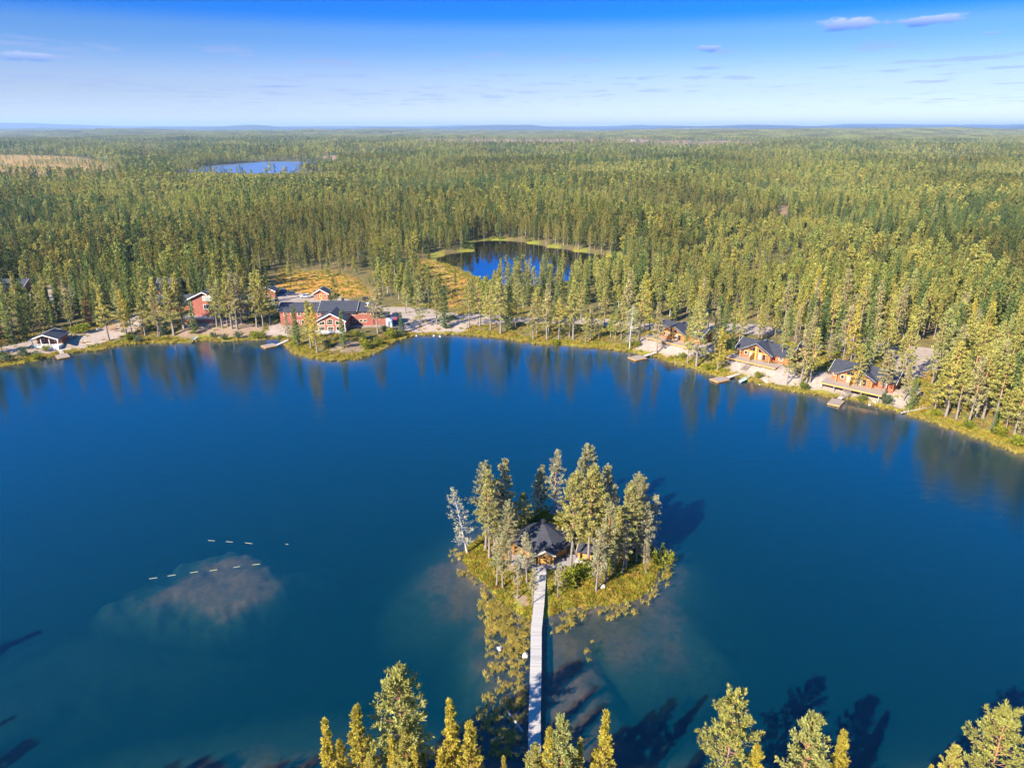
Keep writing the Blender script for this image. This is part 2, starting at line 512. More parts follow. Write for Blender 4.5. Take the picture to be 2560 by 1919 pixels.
M['curtain'] = plain('curtained_glass', (0.35, 0.36, 0.34), 0.12, 0.3, 1.0, spec=0.8)
M['dark'] = plain('dark_plastic', (0.02, 0.02, 0.022), 0.5, 0.1, 3)
M['tyre'] = plain('tyre_rubber', (0.015, 0.015, 0.015), 0.85, 0.1, 8)
M['metal'] = plain('galvanised_metal', (0.5, 0.52, 0.54), 0.35, 0.08, 3, metallic=0.7)
M['stone'] = plain('pale_granite', (0.46, 0.42, 0.38), 0.85, 0.25, 2.5, bump_s=.6)
M['stonew'] = plain('white_granite', (0.62, 0.58, 0.53), 0.85, 0.2, 2.5, bump_s=.6)
M['deadwood'] = plain('silver_dead_wood', (0.40, 0.37, 0.35), 0.85, 0.2, 3, bump_s=.4)
M['wet'] = plain('wet_log', (0.18, 0.16, 0.13), 0.6, 0.2, 3)
M['boom'] = plain('boom_log', (0.40, 0.37, 0.22), 0.7, 0.15, 3)
M['orange_wood'] = plain('orange_wood', (0.48, 0.20, 0.06), 0.65, 0.15, 3)

M['pine_leaf'] = foliage('pine_needles', [(0.273, 0.268, 0.074), (0.358, 0.325, 0.082), (0.298, 0.307, 0.106), (0.413, 0.355, 0.082)], .22)
M['pine_warm'] = foliage('yellow_pine_needles', [(0.444, 0.356, 0.052), (0.401, 0.335, 0.061), (0.490, 0.394, 0.061)], .25)  # yellower needles than the other pines
M['pine_grey'] = foliage('grey_pine_needles', [(0.312, 0.274, 0.128), (0.350, 0.306, 0.133), (0.286, 0.260, 0.122)], .2)
M['spruce_leaf'] = foliage('spruce_needles', [(0.083, 0.125, 0.037), (0.124, 0.162, 0.046), (0.156, 0.190, 0.050), (0.103, 0.137, 0.046)], .15)
M['birch_leaf'] = foliage('birch_leaves', [(0.282, 0.308, 0.077), (0.334, 0.340, 0.089), (0.384, 0.340, 0.077), (0.258, 0.284, 0.089)], .3)
M['shrub_leaf'] = foliage('shrub_leaves', [(.180, .215, .026), (.250, .250, .028), (.140, .170, .036)], .3)
M['shrub_grey'] = foliage('juniper_needles', [(.090, .125, .065), (.115, .140, .070)], .2)
M['dead_leaf'] = foliage('dry_red_needles', [(.24, .11, .05), (.26, .13, .06)], .2)
M['fpine'] = foliage('forest_pine_needles', [(0.179, 0.187, 0.051), (0.265, 0.250, 0.060), (0.218, 0.227, 0.067), (0.317, 0.275, 0.063)], .2, (.225, .245, .05))
M['fspruce'] = foliage('forest_spruce_needles', [(0.061, 0.098, 0.035), (0.101, 0.141, 0.040), (0.126, 0.165, 0.048), (0.076, 0.112, 0.040)], .15, (.115, .14, .038))
M['fbirch'] = foliage('forest_birch_leaves', [(0.248, 0.279, 0.072), (0.334, 0.329, 0.084), (0.384, 0.329, 0.077), (0.228, 0.263, 0.084)], .3)
M['isl_leaf'] = foliage('island_pine_needles', [(0.303, 0.283, 0.130), (0.352, 0.320, 0.143), (0.279, 0.272, 0.151), (0.365, 0.331, 0.109)], .24)
M['isl_warm'] = foliage('island_yellow_needles', [(.36, .32, .095), (.33, .305, .105), (.38, .335, .090)], .24)  # yellower than the other island needles
M['isl_grey'] = foliage('island_grey_needles', [(0.346, 0.320, 0.195), (0.384, 0.358, 0.215), (0.320, 0.307, 0.182)], .22)
M['bark_pine'] = bark('pine_bark', (.24, .195, .165), (.50, .22, .09), .55)
M['bark_spruce'] = bark('spruce_bark', (.16, .135, .115), (.18, .14, .11), .5)
M['bark_birch'] = bark('birch_bark', (.46, .43, .39), (.38, .34, .30), .5)
M['bark_dead'] = bark('dead_bark', (.46, .42, .39), (.50, .47, .45), .5)
M['reed'] = foliage('reed_blades', [(0.378, 0.290, 0.062), (0.441, 0.340, 0.078), (0.273, 0.240, 0.065)], .3)
M['heath'] = foliage('heath_leaves', [(.26, .24, .030), (.33, .28, .032), (.19, .20, .030), (.36, .24, .045), (.38, .20, .055)], .25)


# ------------------------------------------------------------------ objects and meshes
def np_mesh(name, V, F, mats, mi=None, smooth_sh=False):
    """V (n,3), F (m,3 or 4) arrays"""
    V = np.asarray(V, np.float32)
    F = np.asarray(F, np.int32)
    k = F.shape[1]
    me = bpy.data.meshes.new(name)
    me.vertices.add(len(V))
    me.vertices.foreach_set('co', V.ravel())
    me.loops.add(F.size)
    me.loops.foreach_set('vertex_index', F.ravel())
    me.polygons.add(len(F))
    me.polygons.foreach_set('loop_start', np.arange(0, F.size, k, dtype=np.int32))
    me.polygons.foreach_set('loop_total', np.full(len(F), k, np.int32))
    for m in mats:
        me.materials.append(m)
    if mi is not None:
        me.polygons.foreach_set('material_index', np.asarray(mi, np.int32))
    if smooth_sh:
        me.polygons.foreach_set('use_smooth', np.ones(len(F), bool))
    me.update(calc_edges=True)
    return me


def add_obj(name, me, parent=None, loc=None, **props):
    o = bpy.data.objects.new(name, me)
    COL.objects.link(o)
    if parent is not None:
        o.parent = parent
    if loc is not None:
        o.location = loc
    for k, v in props.items():
        o[k] = v
    return o


def thing(name, label, cat, loc=(0, 0, 0), rz=0.0, group=None):
    o = bpy.data.objects.new(name, None)
    o.empty_display_size = 0.5
    COL.objects.link(o)
    o.location = loc
    o.rotation_euler = (0, 0, rz)
    o['label'] = label
    o['category'] = cat
    if group:
        o['group'] = group
    return o


class MB:
    def __init__(s):
        s.v, s.f = [], []

    def add(s, vs, fs):
        b = len(s.v)
        s.v += [tuple(p) for p in vs]
        s.f += [tuple(i + b for i in q) for q in fs]
        return s

    def box(s, x0, x1, y0, y1, z0, z1):
        return s.add([(x0, y0, z0), (x1, y0, z0), (x1, y1, z0), (x0, y1, z0), (x0, y0, z1), (x1, y0, z1), (x1, y1, z1), (x0, y1, z1)],
                     [(0, 3, 2, 1), (4, 5, 6, 7), (0, 1, 5, 4), (1, 2, 6, 5), (2, 3, 7, 6), (3, 0, 4, 7)])

    def prism(s, pts, a, b, axis='y'):
        """outline of (p, z) pairs swept along axis from a to b"""
        n = len(pts)
        mk = (lambda p, t: (p[0], t, p[1])) if axis == 'y' else ((lambda p, t: (t, p[0], p[1])) if axis == 'x' else (lambda p, t: (p[0], p[1], t)))
        vs = [mk(p, a) for p in pts] + [mk(p, b) for p in pts]
        fs = [tuple(range(n))[::-1], tuple(range(n, 2 * n))]
        fs += [(i, (i + 1) % n, n + (i + 1) % n, n + i) for i in range(n)]
        return s.add(vs, fs)

    def tube(s, pts, rad, n=6):
        P = [Vector(p) for p in pts]
        rings = []
        for i, p in enumerate(P):
            t = (P[min(i + 1, len(P) - 1)] - P[max(i - 1, 0)]).normalized()
            a = t.orthogonal().normalized()
            b = t.cross(a)
            r = rad[i] if hasattr(rad, '__len__') else rad
            rings.append([p + (a * math.cos(2 * math.pi * k / n) + b * math.sin(2 * math.pi * k / n)) * r for k in range(n)])
        vs = [v for r in rings for v in r]
        fs = []
        for i in range(len(P) - 1):
            for k in range(n):
                fs.append((i * n + k, i * n + (k + 1) % n, (i + 1) * n + (k + 1) % n, (i + 1) * n + k))
        fs.append(tuple(range(n))[::-1])
        fs.append(tuple(range((len(P) - 1) * n, len(P) * n)))
        return s.add(vs, fs)

    def build(s, name, mat, parent=None, loc=None, rot=None, smooth_sh=False, **props):
        me = bpy.data.meshes.new(name)
        me.from_pydata(s.v, [], s.f)
        me.materials.append(mat)
        if smooth_sh:
            me.polygons.foreach_set('use_smooth', np.ones(len(me.polygons), bool))
        me.update()
        o = add_obj(name, me, parent, loc, **props)
        if rot is not None:
            o.rotation_euler = rot
        return o


# ------------------------------------------------------------------ ground sheet
# cabins: deck front corners in the photo, used to find where they stand
CABIN_SPOTS = []
for (uv0, uv1, z) in [((1636, 848), (1752, 876), 3.0), ((1836, 897), (1960, 926), 3.0), ((2064, 958), (2214, 991), 2.6)]:
    a, b = at(*uv0, z), at(*uv1, z)
    d = (b - a).normalized()
    CABIN_SPOTS.append((a, b, d, z))
    mid = (a + b) / 2 + Vector((-d.y, d.x, 0)) * 6
    CABINS.append((mid.x, mid.y))


def ground_zone(x, y, sd, isle, z):
    """surface colour of the ground by what grows or lies there"""
    n = fbm(x * .25, y * .25, 4) - .5
    nb = fbm(x * .03 + 5, y * .03, 4) - .5
    n1 = fbm(x * 1.1, y * 1.1, 3) - .5
    def mixin(c, m, k):
        return c * (1 - m[:, None]) + np.array(k) * m[:, None]
    c = np.tile(np.array([.100, .088, .034]), (len(x), 1))
    c = mixin(c, smooth(-.05, .25, n + nb), (.150, .112, .040))
    c = mixin(c, smooth(.12, .3, n1 - nb * .6) * .6, (.165, .095, .048))
    r = np.hypot(x, y)
    c = mixin(c, smooth(700, 2500, r), (.060, .066, .028))
    isl = isle > -3
    ci = np.tile(np.array([.165, .145, .030]), (len(x), 1))
    ci = mixin(ci, smooth(-.02, .25, n), (.20, .125, .045))
    ci = mixin(ci, smooth(.05, .25, n1) * .7, (.115, .12, .024))
    c = np.where(isl[:, None], ci, c)
    near = r < 1200
    gm = np.zeros(len(x)); bm = np.zeros(len(x)); dm = np.zeros(len(x)); fm = np.zeros(len(x))
    for P in GRAVEL:
        gm[near] = np.maximum(gm[near], 1 - smooth(-.8, 1.4, sdf(P, x[near], y[near]) - .6 + n[near] * 2.6))
    for P in DIRT:
        dm[near] = np.maximum(dm[near], 1 - smooth(-.8, 1.2, sdf(P, x[near], y[near]) + n[near] * 4))
    for P in BOG:
        bm = np.maximum(bm, 1 - smooth(-6, 6, sdf(P, x, y) + nb * 25))
    for P in FARCLEAR:
        fm = np.maximum(fm, 1 - smooth(-5, 5, sdf(P, x, y)))
    c = mixin(c, bm, (.38, .19, .04))
    c = mixin(c, bm * smooth(0, .25, nb + n * .5), (.31, .21, .04))
    c = mixin(c, bm * smooth(.05, .3, n1 + n) * .8, (.20, .14, .06))
    c = mixin(c, bm * (r > 700) * (.45 + .5 * smooth(-.1, .2, nb)), (.22, .17, .075))
    c = mixin(c, fm, (.24, .15, .10))
    c = mixin(c, dm, (.22, .155, .105))
    # rank grass along the water
    pondy = (sdf(POND, x, y) < 9) & near if near.any() else np.zeros(len(x), bool)
    wdt = np.where(isl, 1.6, np.where(pondy, 6.0, 3.8))
    gr = (1 - smooth(wdt * .6, wdt * 1.3, sd + n * 5)) * (r < 1400)
    c = mixin(c, gr, (.20, .18, .026))
    c = mixin(c, gr * smooth(0, .2, n1), (.15, .17, .026))
    gm *= smooth(1.0, 3.0, sd + n * 4)
    c = mixin(c, gm, (.29, .232, .192))
    c = mixin(c, gm * smooth(.0, .3, n1 + n * .5) * .5, (.20, .16, .125))
    # lake bed: sand and silt
    bed = sd < 0
    cb = np.tile(np.array([.135, .080, .042]), (len(x), 1))
    cb = mixin(cb, smooth(-.1, .15, n1 + n * .5) * .6, (.080, .056, .032))
    # weed grows on the bed where it lies deeper
    cb = mixin(cb, smooth(.9, 2.2, -z + n * 1.6 + n1 * .6), (.030, .062, .040))
    cb = mixin(cb, smooth(.05, .22, nb + n * .6) * smooth(.8, 1.6, -z) * .7, (.018, .034, .028))
    c = np.where(bed[:, None], cb, c)
    return c


def build_ground():
    cols = 760
    rr = np.concatenate([np.linspace(14, 56, 24), np.arange(57, 330, .66), 330 * (1.034 ** np.arange(1, 118))])
    an = np.radians(np.linspace(-62, 62, cols))
    R, A = np.meshgrid(rr, an, indexing='ij')
    x = (R * np.sin(A)).ravel()
    y = (R * np.cos(A)).ravel()
    z = np.empty_like(x)
    c = np.empty((len(x), 3))
    for i in range(0, len(x), 100000):
        s = slice(i, i + 100000)
        sd = water_sd(x[s], y[s])
        isle = -sdf(ISLE, x[s], y[s])
        z[s] = ground_z(x[s], y[s], sd, isle)
        c[s] = ground_zone(x[s], y[s], sd, isle, z[s])
    nr = len(rr)
    I = np.arange(nr * cols).reshape(nr, cols)
    F = np.stack([I[:-1, :-1], I[:-1, 1:], I[1:, 1:], I[1:, :-1]], -1).reshape(-1, 4)
    m, nt, b = new_mat('ground_cover')
    N, L = nt.nodes.new, nt.links.new
    at_ = N('ShaderNodeAttribute'); at_.attribute_name = 'col'
    geo = N('ShaderNodeNewGeometry')
    nz = N('ShaderNodeTexNoise'); nz.inputs['Scale'].default_value = 1.6; nz.inputs['Detail'].default_value = 6; nz.inputs['Roughness'].default_value = .65
    L(geo.outputs['Position'], nz.inputs['Vector'])
    mr = N('ShaderNodeMapRange'); mr.inputs['From Min'].default_value = .3; mr.inputs['From Max'].default_value = .7
    mr.inputs['To Min'].default_value = .72; mr.inputs['To Max'].default_value = 1.25
    L(nz.outputs[0], mr.inputs['Value'])
    mx = N('ShaderNodeMix'); mx.data_type = 'RGBA'; mx.blend_type = 'MULTIPLY'; mx.inputs[0].default_value = 1
    L(at_.outputs['Color'], mx.inputs[6]); L(mr.outputs[0], mx.inputs[7])
    L(mx.outputs[2], b.inputs['Base Color'])
    b.inputs['Roughness'].default_value = .95
    b.inputs['Specular IOR Level'].default_value = .1
    bp = N('ShaderNodeBump'); bp.inputs['Strength'].default_value = .5; bp.inputs['Distance'].default_value = .12
    L(nz.outputs[0], bp.inputs['Height']); L(bp.outputs[0], b.inputs['Normal'])
    me = np_mesh('ground', np.stack([x, y, z], -1), F, [m], smooth_sh=True)
    ca = me.color_attributes.new('col', 'FLOAT_COLOR', 'POINT')
    ca.data.foreach_set('color', np.hstack([c, np.ones((len(c), 1))]).astype(np.float32).ravel())
    add_obj('ground', me, kind='structure', label='forest floor, gravel yards, bogs and lake bed of the whole valley')


build_ground()


# ------------------------------------------------------------------ water
def water_material(name='lake_water', rough=.05, body=.22, power=3.6, ripple=1.0, sigma=None):
    m, nt, b = new_mat(name)
    nt.nodes.remove(b)
    N, L = nt.nodes.new, nt.links.new
    out = nt.nodes['Material Output']
    geo = N('ShaderNodeNewGeometry')
    mp = N('ShaderNodeMapping'); mp.inputs['Scale'].default_value = (1.0, 1.6, 1.0); mp.inputs['Rotation'].default_value = (0, 0, .5)
    L(geo.outputs['Position'], mp.inputs[0])
    nz = N('ShaderNodeTexNoise'); nz.inputs['Scale'].default_value = 1.7; nz.inputs['Detail'].default_value = 3
    L(mp.outputs[0], nz.inputs['Vector'])
    # calm lanes and ruffled lanes
    n2 = N('ShaderNodeTexNoise'); n2.inputs['Scale'].default_value = .03; n2.inputs['Detail'].default_value = 3
    L(mp.outputs[0], n2.inputs['Vector'])
    st = N('ShaderNodeMapRange'); st.inputs['From Min'].default_value = .35; st.inputs['From Max'].default_value = .65
    st.inputs['To Min'].default_value = .10 * ripple; st.inputs['To Max'].default_value = .30 * ripple
    L(n2.outputs[0], st.inputs['Value'])
    # longer wind-drawn waves under the fine ripple
    m8 = N('ShaderNodeMapping'); m8.inputs['Scale'].default_value = (.22, .55, 1.0); m8.inputs['Rotation'].default_value = (0, 0, .35)
    L(geo.outputs['Position'], m8.inputs[0])
    n8 = N('ShaderNodeTexNoise'); n8.inputs['Scale'].default_value = 1.0; n8.inputs['Detail'].default_value = 4
    L(m8.outputs[0], n8.inputs['Vector'])
    ah = N('ShaderNodeMath'); ah.operation = 'MULTIPLY_ADD'; ah.inputs[1].default_value = 1.6
    L(n8.outputs[0], ah.inputs[0]); L(nz.outputs[0], ah.inputs[2])
    bp = N('ShaderNodeBump'); bp.inputs['Distance'].default_value = .12
    L(st.outputs[0], bp.inputs['Strength']); L(ah.outputs[0], bp.inputs['Height'])
    dt = N('ShaderNodeVectorMath'); dt.operation = 'DOT_PRODUCT'
    L(geo.outputs['Incoming'], dt.inputs[0]); L(bp.outputs[0], dt.inputs[1])
    ab = N('ShaderNodeMath'); ab.operation = 'ABSOLUTE'; L(dt.outputs['Value'], ab.inputs[0])
    on = N('ShaderNodeMath'); on.operation = 'SUBTRACT'; on.inputs[0].default_value = 1; L(ab.outputs[0], on.inputs[1])
    pw = N('ShaderNodeMath'); pw.operation = 'POWER'; pw.inputs[1].default_value = power; L(on.outputs[0], pw.inputs[0])
    fr = N('ShaderNodeMath'); fr.operation = 'MULTIPLY_ADD'; fr.inputs[1].default_value = .975; fr.inputs[2].default_value = .025
    L(pw.outputs[0], fr.inputs[0])
    tr = N('ShaderNodeBsdfTransparent')
    gl = N('ShaderNodeBsdfGlossy'); gl.inputs['Roughness'].default_value = rough
    L(bp.outputs[0], gl.inputs['Normal'])
    # light scattered back by the water itself
    df = N('ShaderNodeBsdfDiffuse'); df.inputs[0].default_value = (0, .068, .118, 1)
    bd = N('ShaderNodeMixShader'); bd.inputs[0].default_value = body
    L(tr.outputs[0], bd.inputs[1]); L(df.outputs[0], bd.inputs[2])
    ms = N('ShaderNodeMixShader')
    L(fr.outputs[0], ms.inputs[0]); L(bd.outputs[0], ms.inputs[1]); L(gl.outputs[0], ms.inputs[2])
    L(ms.outputs[0], out.inputs['Surface'])
    va = N('ShaderNodeVolumeAbsorption')
    sig = sigma or WATER_SIGMA
    k = max(sig) * 1.02
    va.inputs['Density'].default_value = k
    va.inputs['Color'].default_value = (1 - sig[0] / k, 1 - sig[1] / k, 1 - sig[2] / k, 1)
    L(va.outputs[0], out.inputs['Volume'])
    return m


WATER_SIGMA = (.24, .19, .22)
M['water'] = water_material()
M['calm'] = water_material('calm_pond_water', .012, .02, 2.6, .25, (.9, .9, 1.0))
M['farwater'] = water_material('far_pond_water', .30, .35, 3.0, 1.0)


def water_slab(name, P, label, depth, grow=6.0, mat='water'):
    x0, y0 = P.min(0) - grow
    x1, y1 = P.max(0) + grow
    MB().box(x0, x1, y0, y1, -depth, 0).build(name, M[mat], kind='structure', label=label)


water_slab('lake', LAKE, 'dark blue lake around the small wooded island', 14)
water_slab('forest_pond', POND, 'small dark pond in the forest behind the shore road', 10, mat='calm')
water_slab('far_pond', FARPOND, 'blue pond far off beside the bog', 10, mat='farwater')


# ------------------------------------------------------------------ far hills and the air
def build_hills():
    m = plain('far_forest_hills', (.035, .045, .024), .95, .3, .004)
    for k, (R, hmin, hmax, fr, name) in enumerate([(15500, 60, 130, 1.9, 'near'), (21000, 110, 215, 1.3, 'far')]):
        n = 220
        an = np.radians(np.linspace(-64, 64, n))
        V, F = [], []
        prof = hmin + (hmax - hmin) * smooth(.2, .8, fbm(an * 6 * fr + 3.7 + k * 9, an * 0 + k, 4)) ** 1.2
        for i, a in enumerate(an):
            for (dr, hh) in ((-2200, -10), (-1100, .45), (-300, .92), (0, 1.0), (400, .9), (2500, -10)):
                z = hh * prof[i] if hh > -5 else -10
                V.append(((R + dr) * math.sin(a), (R + dr) * math.cos(a), z))
        for i in range(n - 1):
            for j in range(5):
                F.append((i * 6 + j, (i + 1) * 6 + j, (i + 1) * 6 + j + 1, i * 6 + j + 1))
        me = np_mesh('hills', np.array(V), np.array(F), [m], smooth_sh=True)
        add_obj('hills', me, kind='structure', label='low blue forested hills along the ' + name + ' horizon')


build_hills()


def build_haze():
    m, nt, b = new_mat('thin_air')
    nt.nodes.remove(b)
    pv = nt.nodes.new('ShaderNodeVolumePrincipled')
    pv.inputs['Color'].default_value = (.46, .69, 1.0, 1)
    pv.inputs['Density'].default_value = HAZE
    pv.inputs['Anisotropy'].default_value = 0.2
    nt.links.new(pv.outputs[0], nt.nodes['Material Output'].inputs['Volume'])
    MB().box(-26000, 26000, -900, 26000, -15, 222).build('haze', m, kind='stuff', label='thin blue air between the lake and the far hills')


HAZE = 5.5e-5
if HAZE:
    build_haze()


# ------------------------------------------------------------------ trees
def unit(v):
    return v / (np.linalg.norm(v, axis=-1, keepdims=True) + 1e-9)


def kites(P, D, Ln, Wd, r, out=None, ns=.75):
    """diamond sprays: base P, direction D, length, width -> V, F(quads)"""
    n = len(P)
    rv = unit(r.normal(size=(n, 3)))
    if out is not None:
        rv = unit(out + ns * rv)
    S = unit(np.cross(D, rv)) * (Wd * .5)[:, None]
    mid = P + D * (Ln * .45)[:, None]
    V = np.stack([P, mid + S, P + D * Ln[:, None], mid - S], 1).reshape(-1, 3)
    F = np.arange(4 * n).reshape(n, 4)
    return V, F


def tubes(paths, n=4):
    """paths: list of (pts (k,3), radii (k)); one quad mesh"""
    Vs, Fs, b = [], [], 0
    for P, R in paths:
        k = len(P)
        T = unit(np.gradient(P, axis=0))
        ref = np.array([0, 0, 1.0]) if abs(T[0][2]) < .8 else np.array([1.0, 0, 0])
        A = unit(np.cross(T, ref))
        B = np.cross(T, A)
        th = np.arange(n) * 2 * math.pi / n
        ring = P[:, None] + R[:, None, None] * (A[:, None] * np.cos(th)[None, :, None] + B[:, None] * np.sin(th)[None, :, None])
        Vs.append(ring.reshape(-1, 3))
        i = np.arange(k - 1)[:, None] * n
        j = np.arange(n)[None]
        j2 = (j + 1) % n
        Fs.append(np.stack([i + j, i + j2, i + n + j2, i + n + j], -1).reshape(-1, 4) + b)
        b += k * n
    return np.vstack(Vs), np.vstack(Fs)


def grow(kind, seed, H, W, cb, nb, nt, nk, ks, dead=0, bare=0.0, sides=6, limbs=True, lean=0.0, topround=.65):
    """returns (trunk V,F), (crown V,F). kind pine | spruce | birch"""
    r = np.random.default_rng(seed)
    r0 = .0105 * H + .03
    zz = np.linspace(0, 1, 8)
    bend = np.cumsum(r.normal(0, .010, (8, 2)), 0) * H * .35
    bend -= bend[0]
    T = np.stack([bend[:, 0] + lean * H * zz, bend[:, 1], zz * H], -1)
    T[0, 2] = -.5
    rad = r0 * (1 - zz * .93) * (1 + .35 * np.exp(-zz * 18))
    paths = [(T, rad)]
    def tp(t):
        return np.stack([np.interp(t, zz, T[:, k]) for k in range(2)] + [t * H], -1)
    kp, kd, kl = [], [], []
    for i in range(nb):
        t = cb + (.985 - cb) * ((i + r.random()) / nb) ** (.92 if kind == 'pine' else 1.0)
        s = (t - cb) / (1 - cb)
        if kind == 'pine':
            w = (1 - s) ** topround * (.5 + .5 * min(1, s / .22)) + .05
            el = math.radians(-14 + 62 * s + r.normal(0, 10))
            L = W / 2 * w * r.uniform(.55, 1.3)
        elif kind == 'spruce':
            w = (1 - s) ** .85 * (.8 + .2 * min(1, s / .12)) + .03
            el = math.radians(-24 + 40 * s + r.normal(0, 6))
            L = W / 2 * w * r.uniform(.75, 1.12)
        else:
            w = math.sin(math.pi * min(1, (.16 + .84 * s) ** .8)) ** .8 + .06
            el = math.radians(25 + 35 * s + r.normal(0, 14))
            L = W / 2 * w * r.uniform(.7, 1.15)
        az = i * 2.399963 + r.normal(0, .35)
        d = np.array([math.cos(az) * math.cos(el), math.sin(az) * math.cos(el), math.sin(el)])
        b = tp(np.array(t))
        q = np.linspace(0, 1, 4)
        curve = .16 * L if kind != 'spruce' else .10 * L
        br = b + d * (L * q)[:, None] + np.array([0, 0, 1]) * (curve * (q ** 2))[:, None]
        if limbs:
            paths.append((br, np.maximum(.012, r0 * .22 * (1 - t * .6) * (1 - q * .85))))
        if r.random() < bare:
            continue
        m = max(2, int(nt * (.35 + .65 * L / (W / 2))))
        s0 = .30 if kind == 'pine' else .12
        qs = s0 + (1 - s0) * r.random(m) ** .75
        base = np.stack([np.interp(qs, q, br[:, k]) for k in range(3)], -1)
        side = unit(np.cross(d, [0, 0, 1.0]))
        lat = r.normal(0, 1, m) * (.17 if kind != 'spruce' else .15) * L * (1.15 - qs)
        base = base + side * lat[:, None] + np.array([0, 0, 1]) * (r.normal(0, .05, m) * L)[:, None]
        for p, la in zip(base, lat):
            dd = d * .55 + side * np.sign(la) * .35
            upk = .55 if kind == 'pine' else (.0 if kind == 'spruce' else .1)
            D = unit(dd + np.array([0, 0, upk]) + r.normal(0, .62 if kind != 'spruce' else .42, (nk, 3)))
            kp.append(np.repeat(p[None], nk, 0) + r.normal(0, ks * .18, (nk, 3)))
            kd.append(D)
            kl.append(ks * r.uniform(.65, 1.35, nk))
    # leader
    nl = max(3, nk)
    kp.append(np.repeat(tp(np.array(.975))[None], nl, 0)); kd.append(unit(np.array([0, 0, 1.0]) + r.normal(0, .35, (nl, 3)))); kl.append(ks * r.uniform(.8, 1.5, nl))
    for i in range(dead):
        t = r.uniform(.18, cb + .12)
        az = r.uniform(0, 6.283)
        el = math.radians(r.normal(-8, 14))
        L = r.uniform(.5, 1) * W * .36
        d = np.array([math.cos(az) * math.cos(el), math.sin(az) * math.cos(el), math.sin(el)])
        q = np.linspace(0, 1, 4)
        br = tp(np.array(t)) + d * (L * q)[:, None] + np.array([0, 0, 1]) * (L * .12 * np.sin(q * 5 + az))[:, None]
        paths.append((br, np.maximum(.012, .04 * (1 - q * .8))))
        for _ in range(2):
            d2 = unit(d + r.normal(0, .6, 3))
            p2 = br[2]
            paths.append((np.stack([p2, p2 + d2 * L * .2, p2 + d2 * L * .4]), np.array([.025, .016, .01])))
    kp, kd, kl = np.vstack(kp), np.vstack(kd), np.hstack(kl)
    wd = kl * r.uniform(.26, .44, len(kl)) * (1.0 if kind != 'birch' else 1.7)
    big = [paths[0]]
    V0, F0 = tubes(big, sides)
    if len(paths) > 1:
        V1, F1 = tubes(paths[1:], 3)
        V0, F0 = np.vstack([V0, V1]), np.vstack([F0, F1 + len(V0)])
    # sprays turn their flat side outwards and up, as needles do towards the light
    ax = np.stack([np.interp(kp[:, 2] / H, zz, T[:, 0]), np.interp(kp[:, 2] / H, zz, T[:, 1])], -1)
    o2 = np.concatenate([kp[:, :2] - ax, np.zeros((len(kp), 1))], -1)
    o2 = unit(o2) + np.array([0, 0, .75])
    return (V0, F0), kites(kp, kd, kl, wd, r, unit(o2))


TREE_ID = [0]


def tree_meshes(kind, seed, H, bark_m, leaf_m, **kw):
    (tv, tf), (cv, cf) = grow(kind, seed, H, **kw)
    return (np_mesh('trunk', tv, tf, [bark_m]), np_mesh('crown', cv, cf, [leaf_m]), H)


def place_tree(name, meshes, x, y, h, yaw, label, cat, group=None, z=None, lean=None, wide=1.0):
    if z is None:
        z = float(ground_z(np.array([x]), np.array([y]))[0])
    o = thing(name, label, cat, (x, y, z), yaw, group)
    s = h / meshes[2]
    sx = s * rnd.uniform(.92, 1.1) * wide
    o.scale = (sx, sx, s)
    if lean:
        o.rotation_euler = (lean[0], lean[1], yaw)
    add_obj('trunk', meshes[0], o)
    add_obj('crown', meshes[1], o)
    return o


BP, BS, BB, BD = M['bark_pine'], M['bark_spruce'], M['bark_birch'], M['bark_dead']
hero = [tree_meshes('pine', 101 + i, 17, BP, M[mt], W=w, cb=cb, nb=nb, nt=17, nk=8, ks=.33, dead=d, bare=.07, sides=8, topround=tr)
        for i, (mt, w, cb, nb, d, tr) in enumerate([('pine_leaf', 6.4, .30, 120, 14, .5), ('pine_warm', 4.2, .12, 140, 4, .8),
                                                    ('pine_leaf', 5.4, .22, 120, 10, .6), ('pine_warm', 5.2, .10, 150, 4, .7),
                                                    ('pine_leaf', 6.6, .34, 90, 26, .42), ('pine_warm', 3.4, .08, 120, 2, .9)])]
isl = [tree_meshes('pine', 201 + i, 17, BP, M[mt], W=w, cb=cb, nb=nb, nt=13, nk=7, ks=.36, dead=d, bare=ba, sides=7, topround=tr)
       for i, (mt, w, cb, nb, d, tr, ba) in enumerate([('isl_leaf', 5.0, .36, 84, 16, .6, .04), ('isl_warm', 5.2, .38, 88, 14, .55, .03),
                                                       ('isl_grey', 4.8, .34, 76, 26, .6, .14), ('isl_leaf', 4.4, .30, 80, 18, .7, .08),
                                                       ('isl_grey', 4.2, .36, 60, 22, .55, .12), ('isl_warm', 4.6, .26, 80, 10, .75, .04)])]
snag = [tree_meshes('pine', 301 + i, 13, BD, M['isl_grey'], W=5.2, cb=.22, nb=80, nt=5, nk=4, ks=.42, dead=26, bare=ba, sides=6, lean=ln) for i, (ba, ln) in enumerate([(.35, -.14), (.8, .03)])]
mid = [tree_meshes('pine', 401 + i, 16, BP, M[mt], W=w, cb=cb, nb=60, nt=8, nk=5, ks=.52, dead=d, bare=.05, sides=6, topround=tr)
       for i, (mt, w, cb, d, tr) in enumerate([('pine_leaf', 4.9, .28, 10, .95), ('pine_warm', 4.4, .22, 6, 1.05), ('pine_grey', 4.6, .34, 14, .8),
                                               ('pine_leaf', 4.2, .30, 10, 1.1), ('pine_grey', 4.2, .24, 12, 1.0), ('pine_leaf', 5.2, .20, 8, .85)])]
mids = [tree_meshes('spruce', 501 + i, 15, BS, M['spruce_leaf'], W=w, cb=.05, nb=90, nt=6, nk=4, ks=.62, sides=6) for i, w in enumerate([3.6, 3.0, 4.0])]
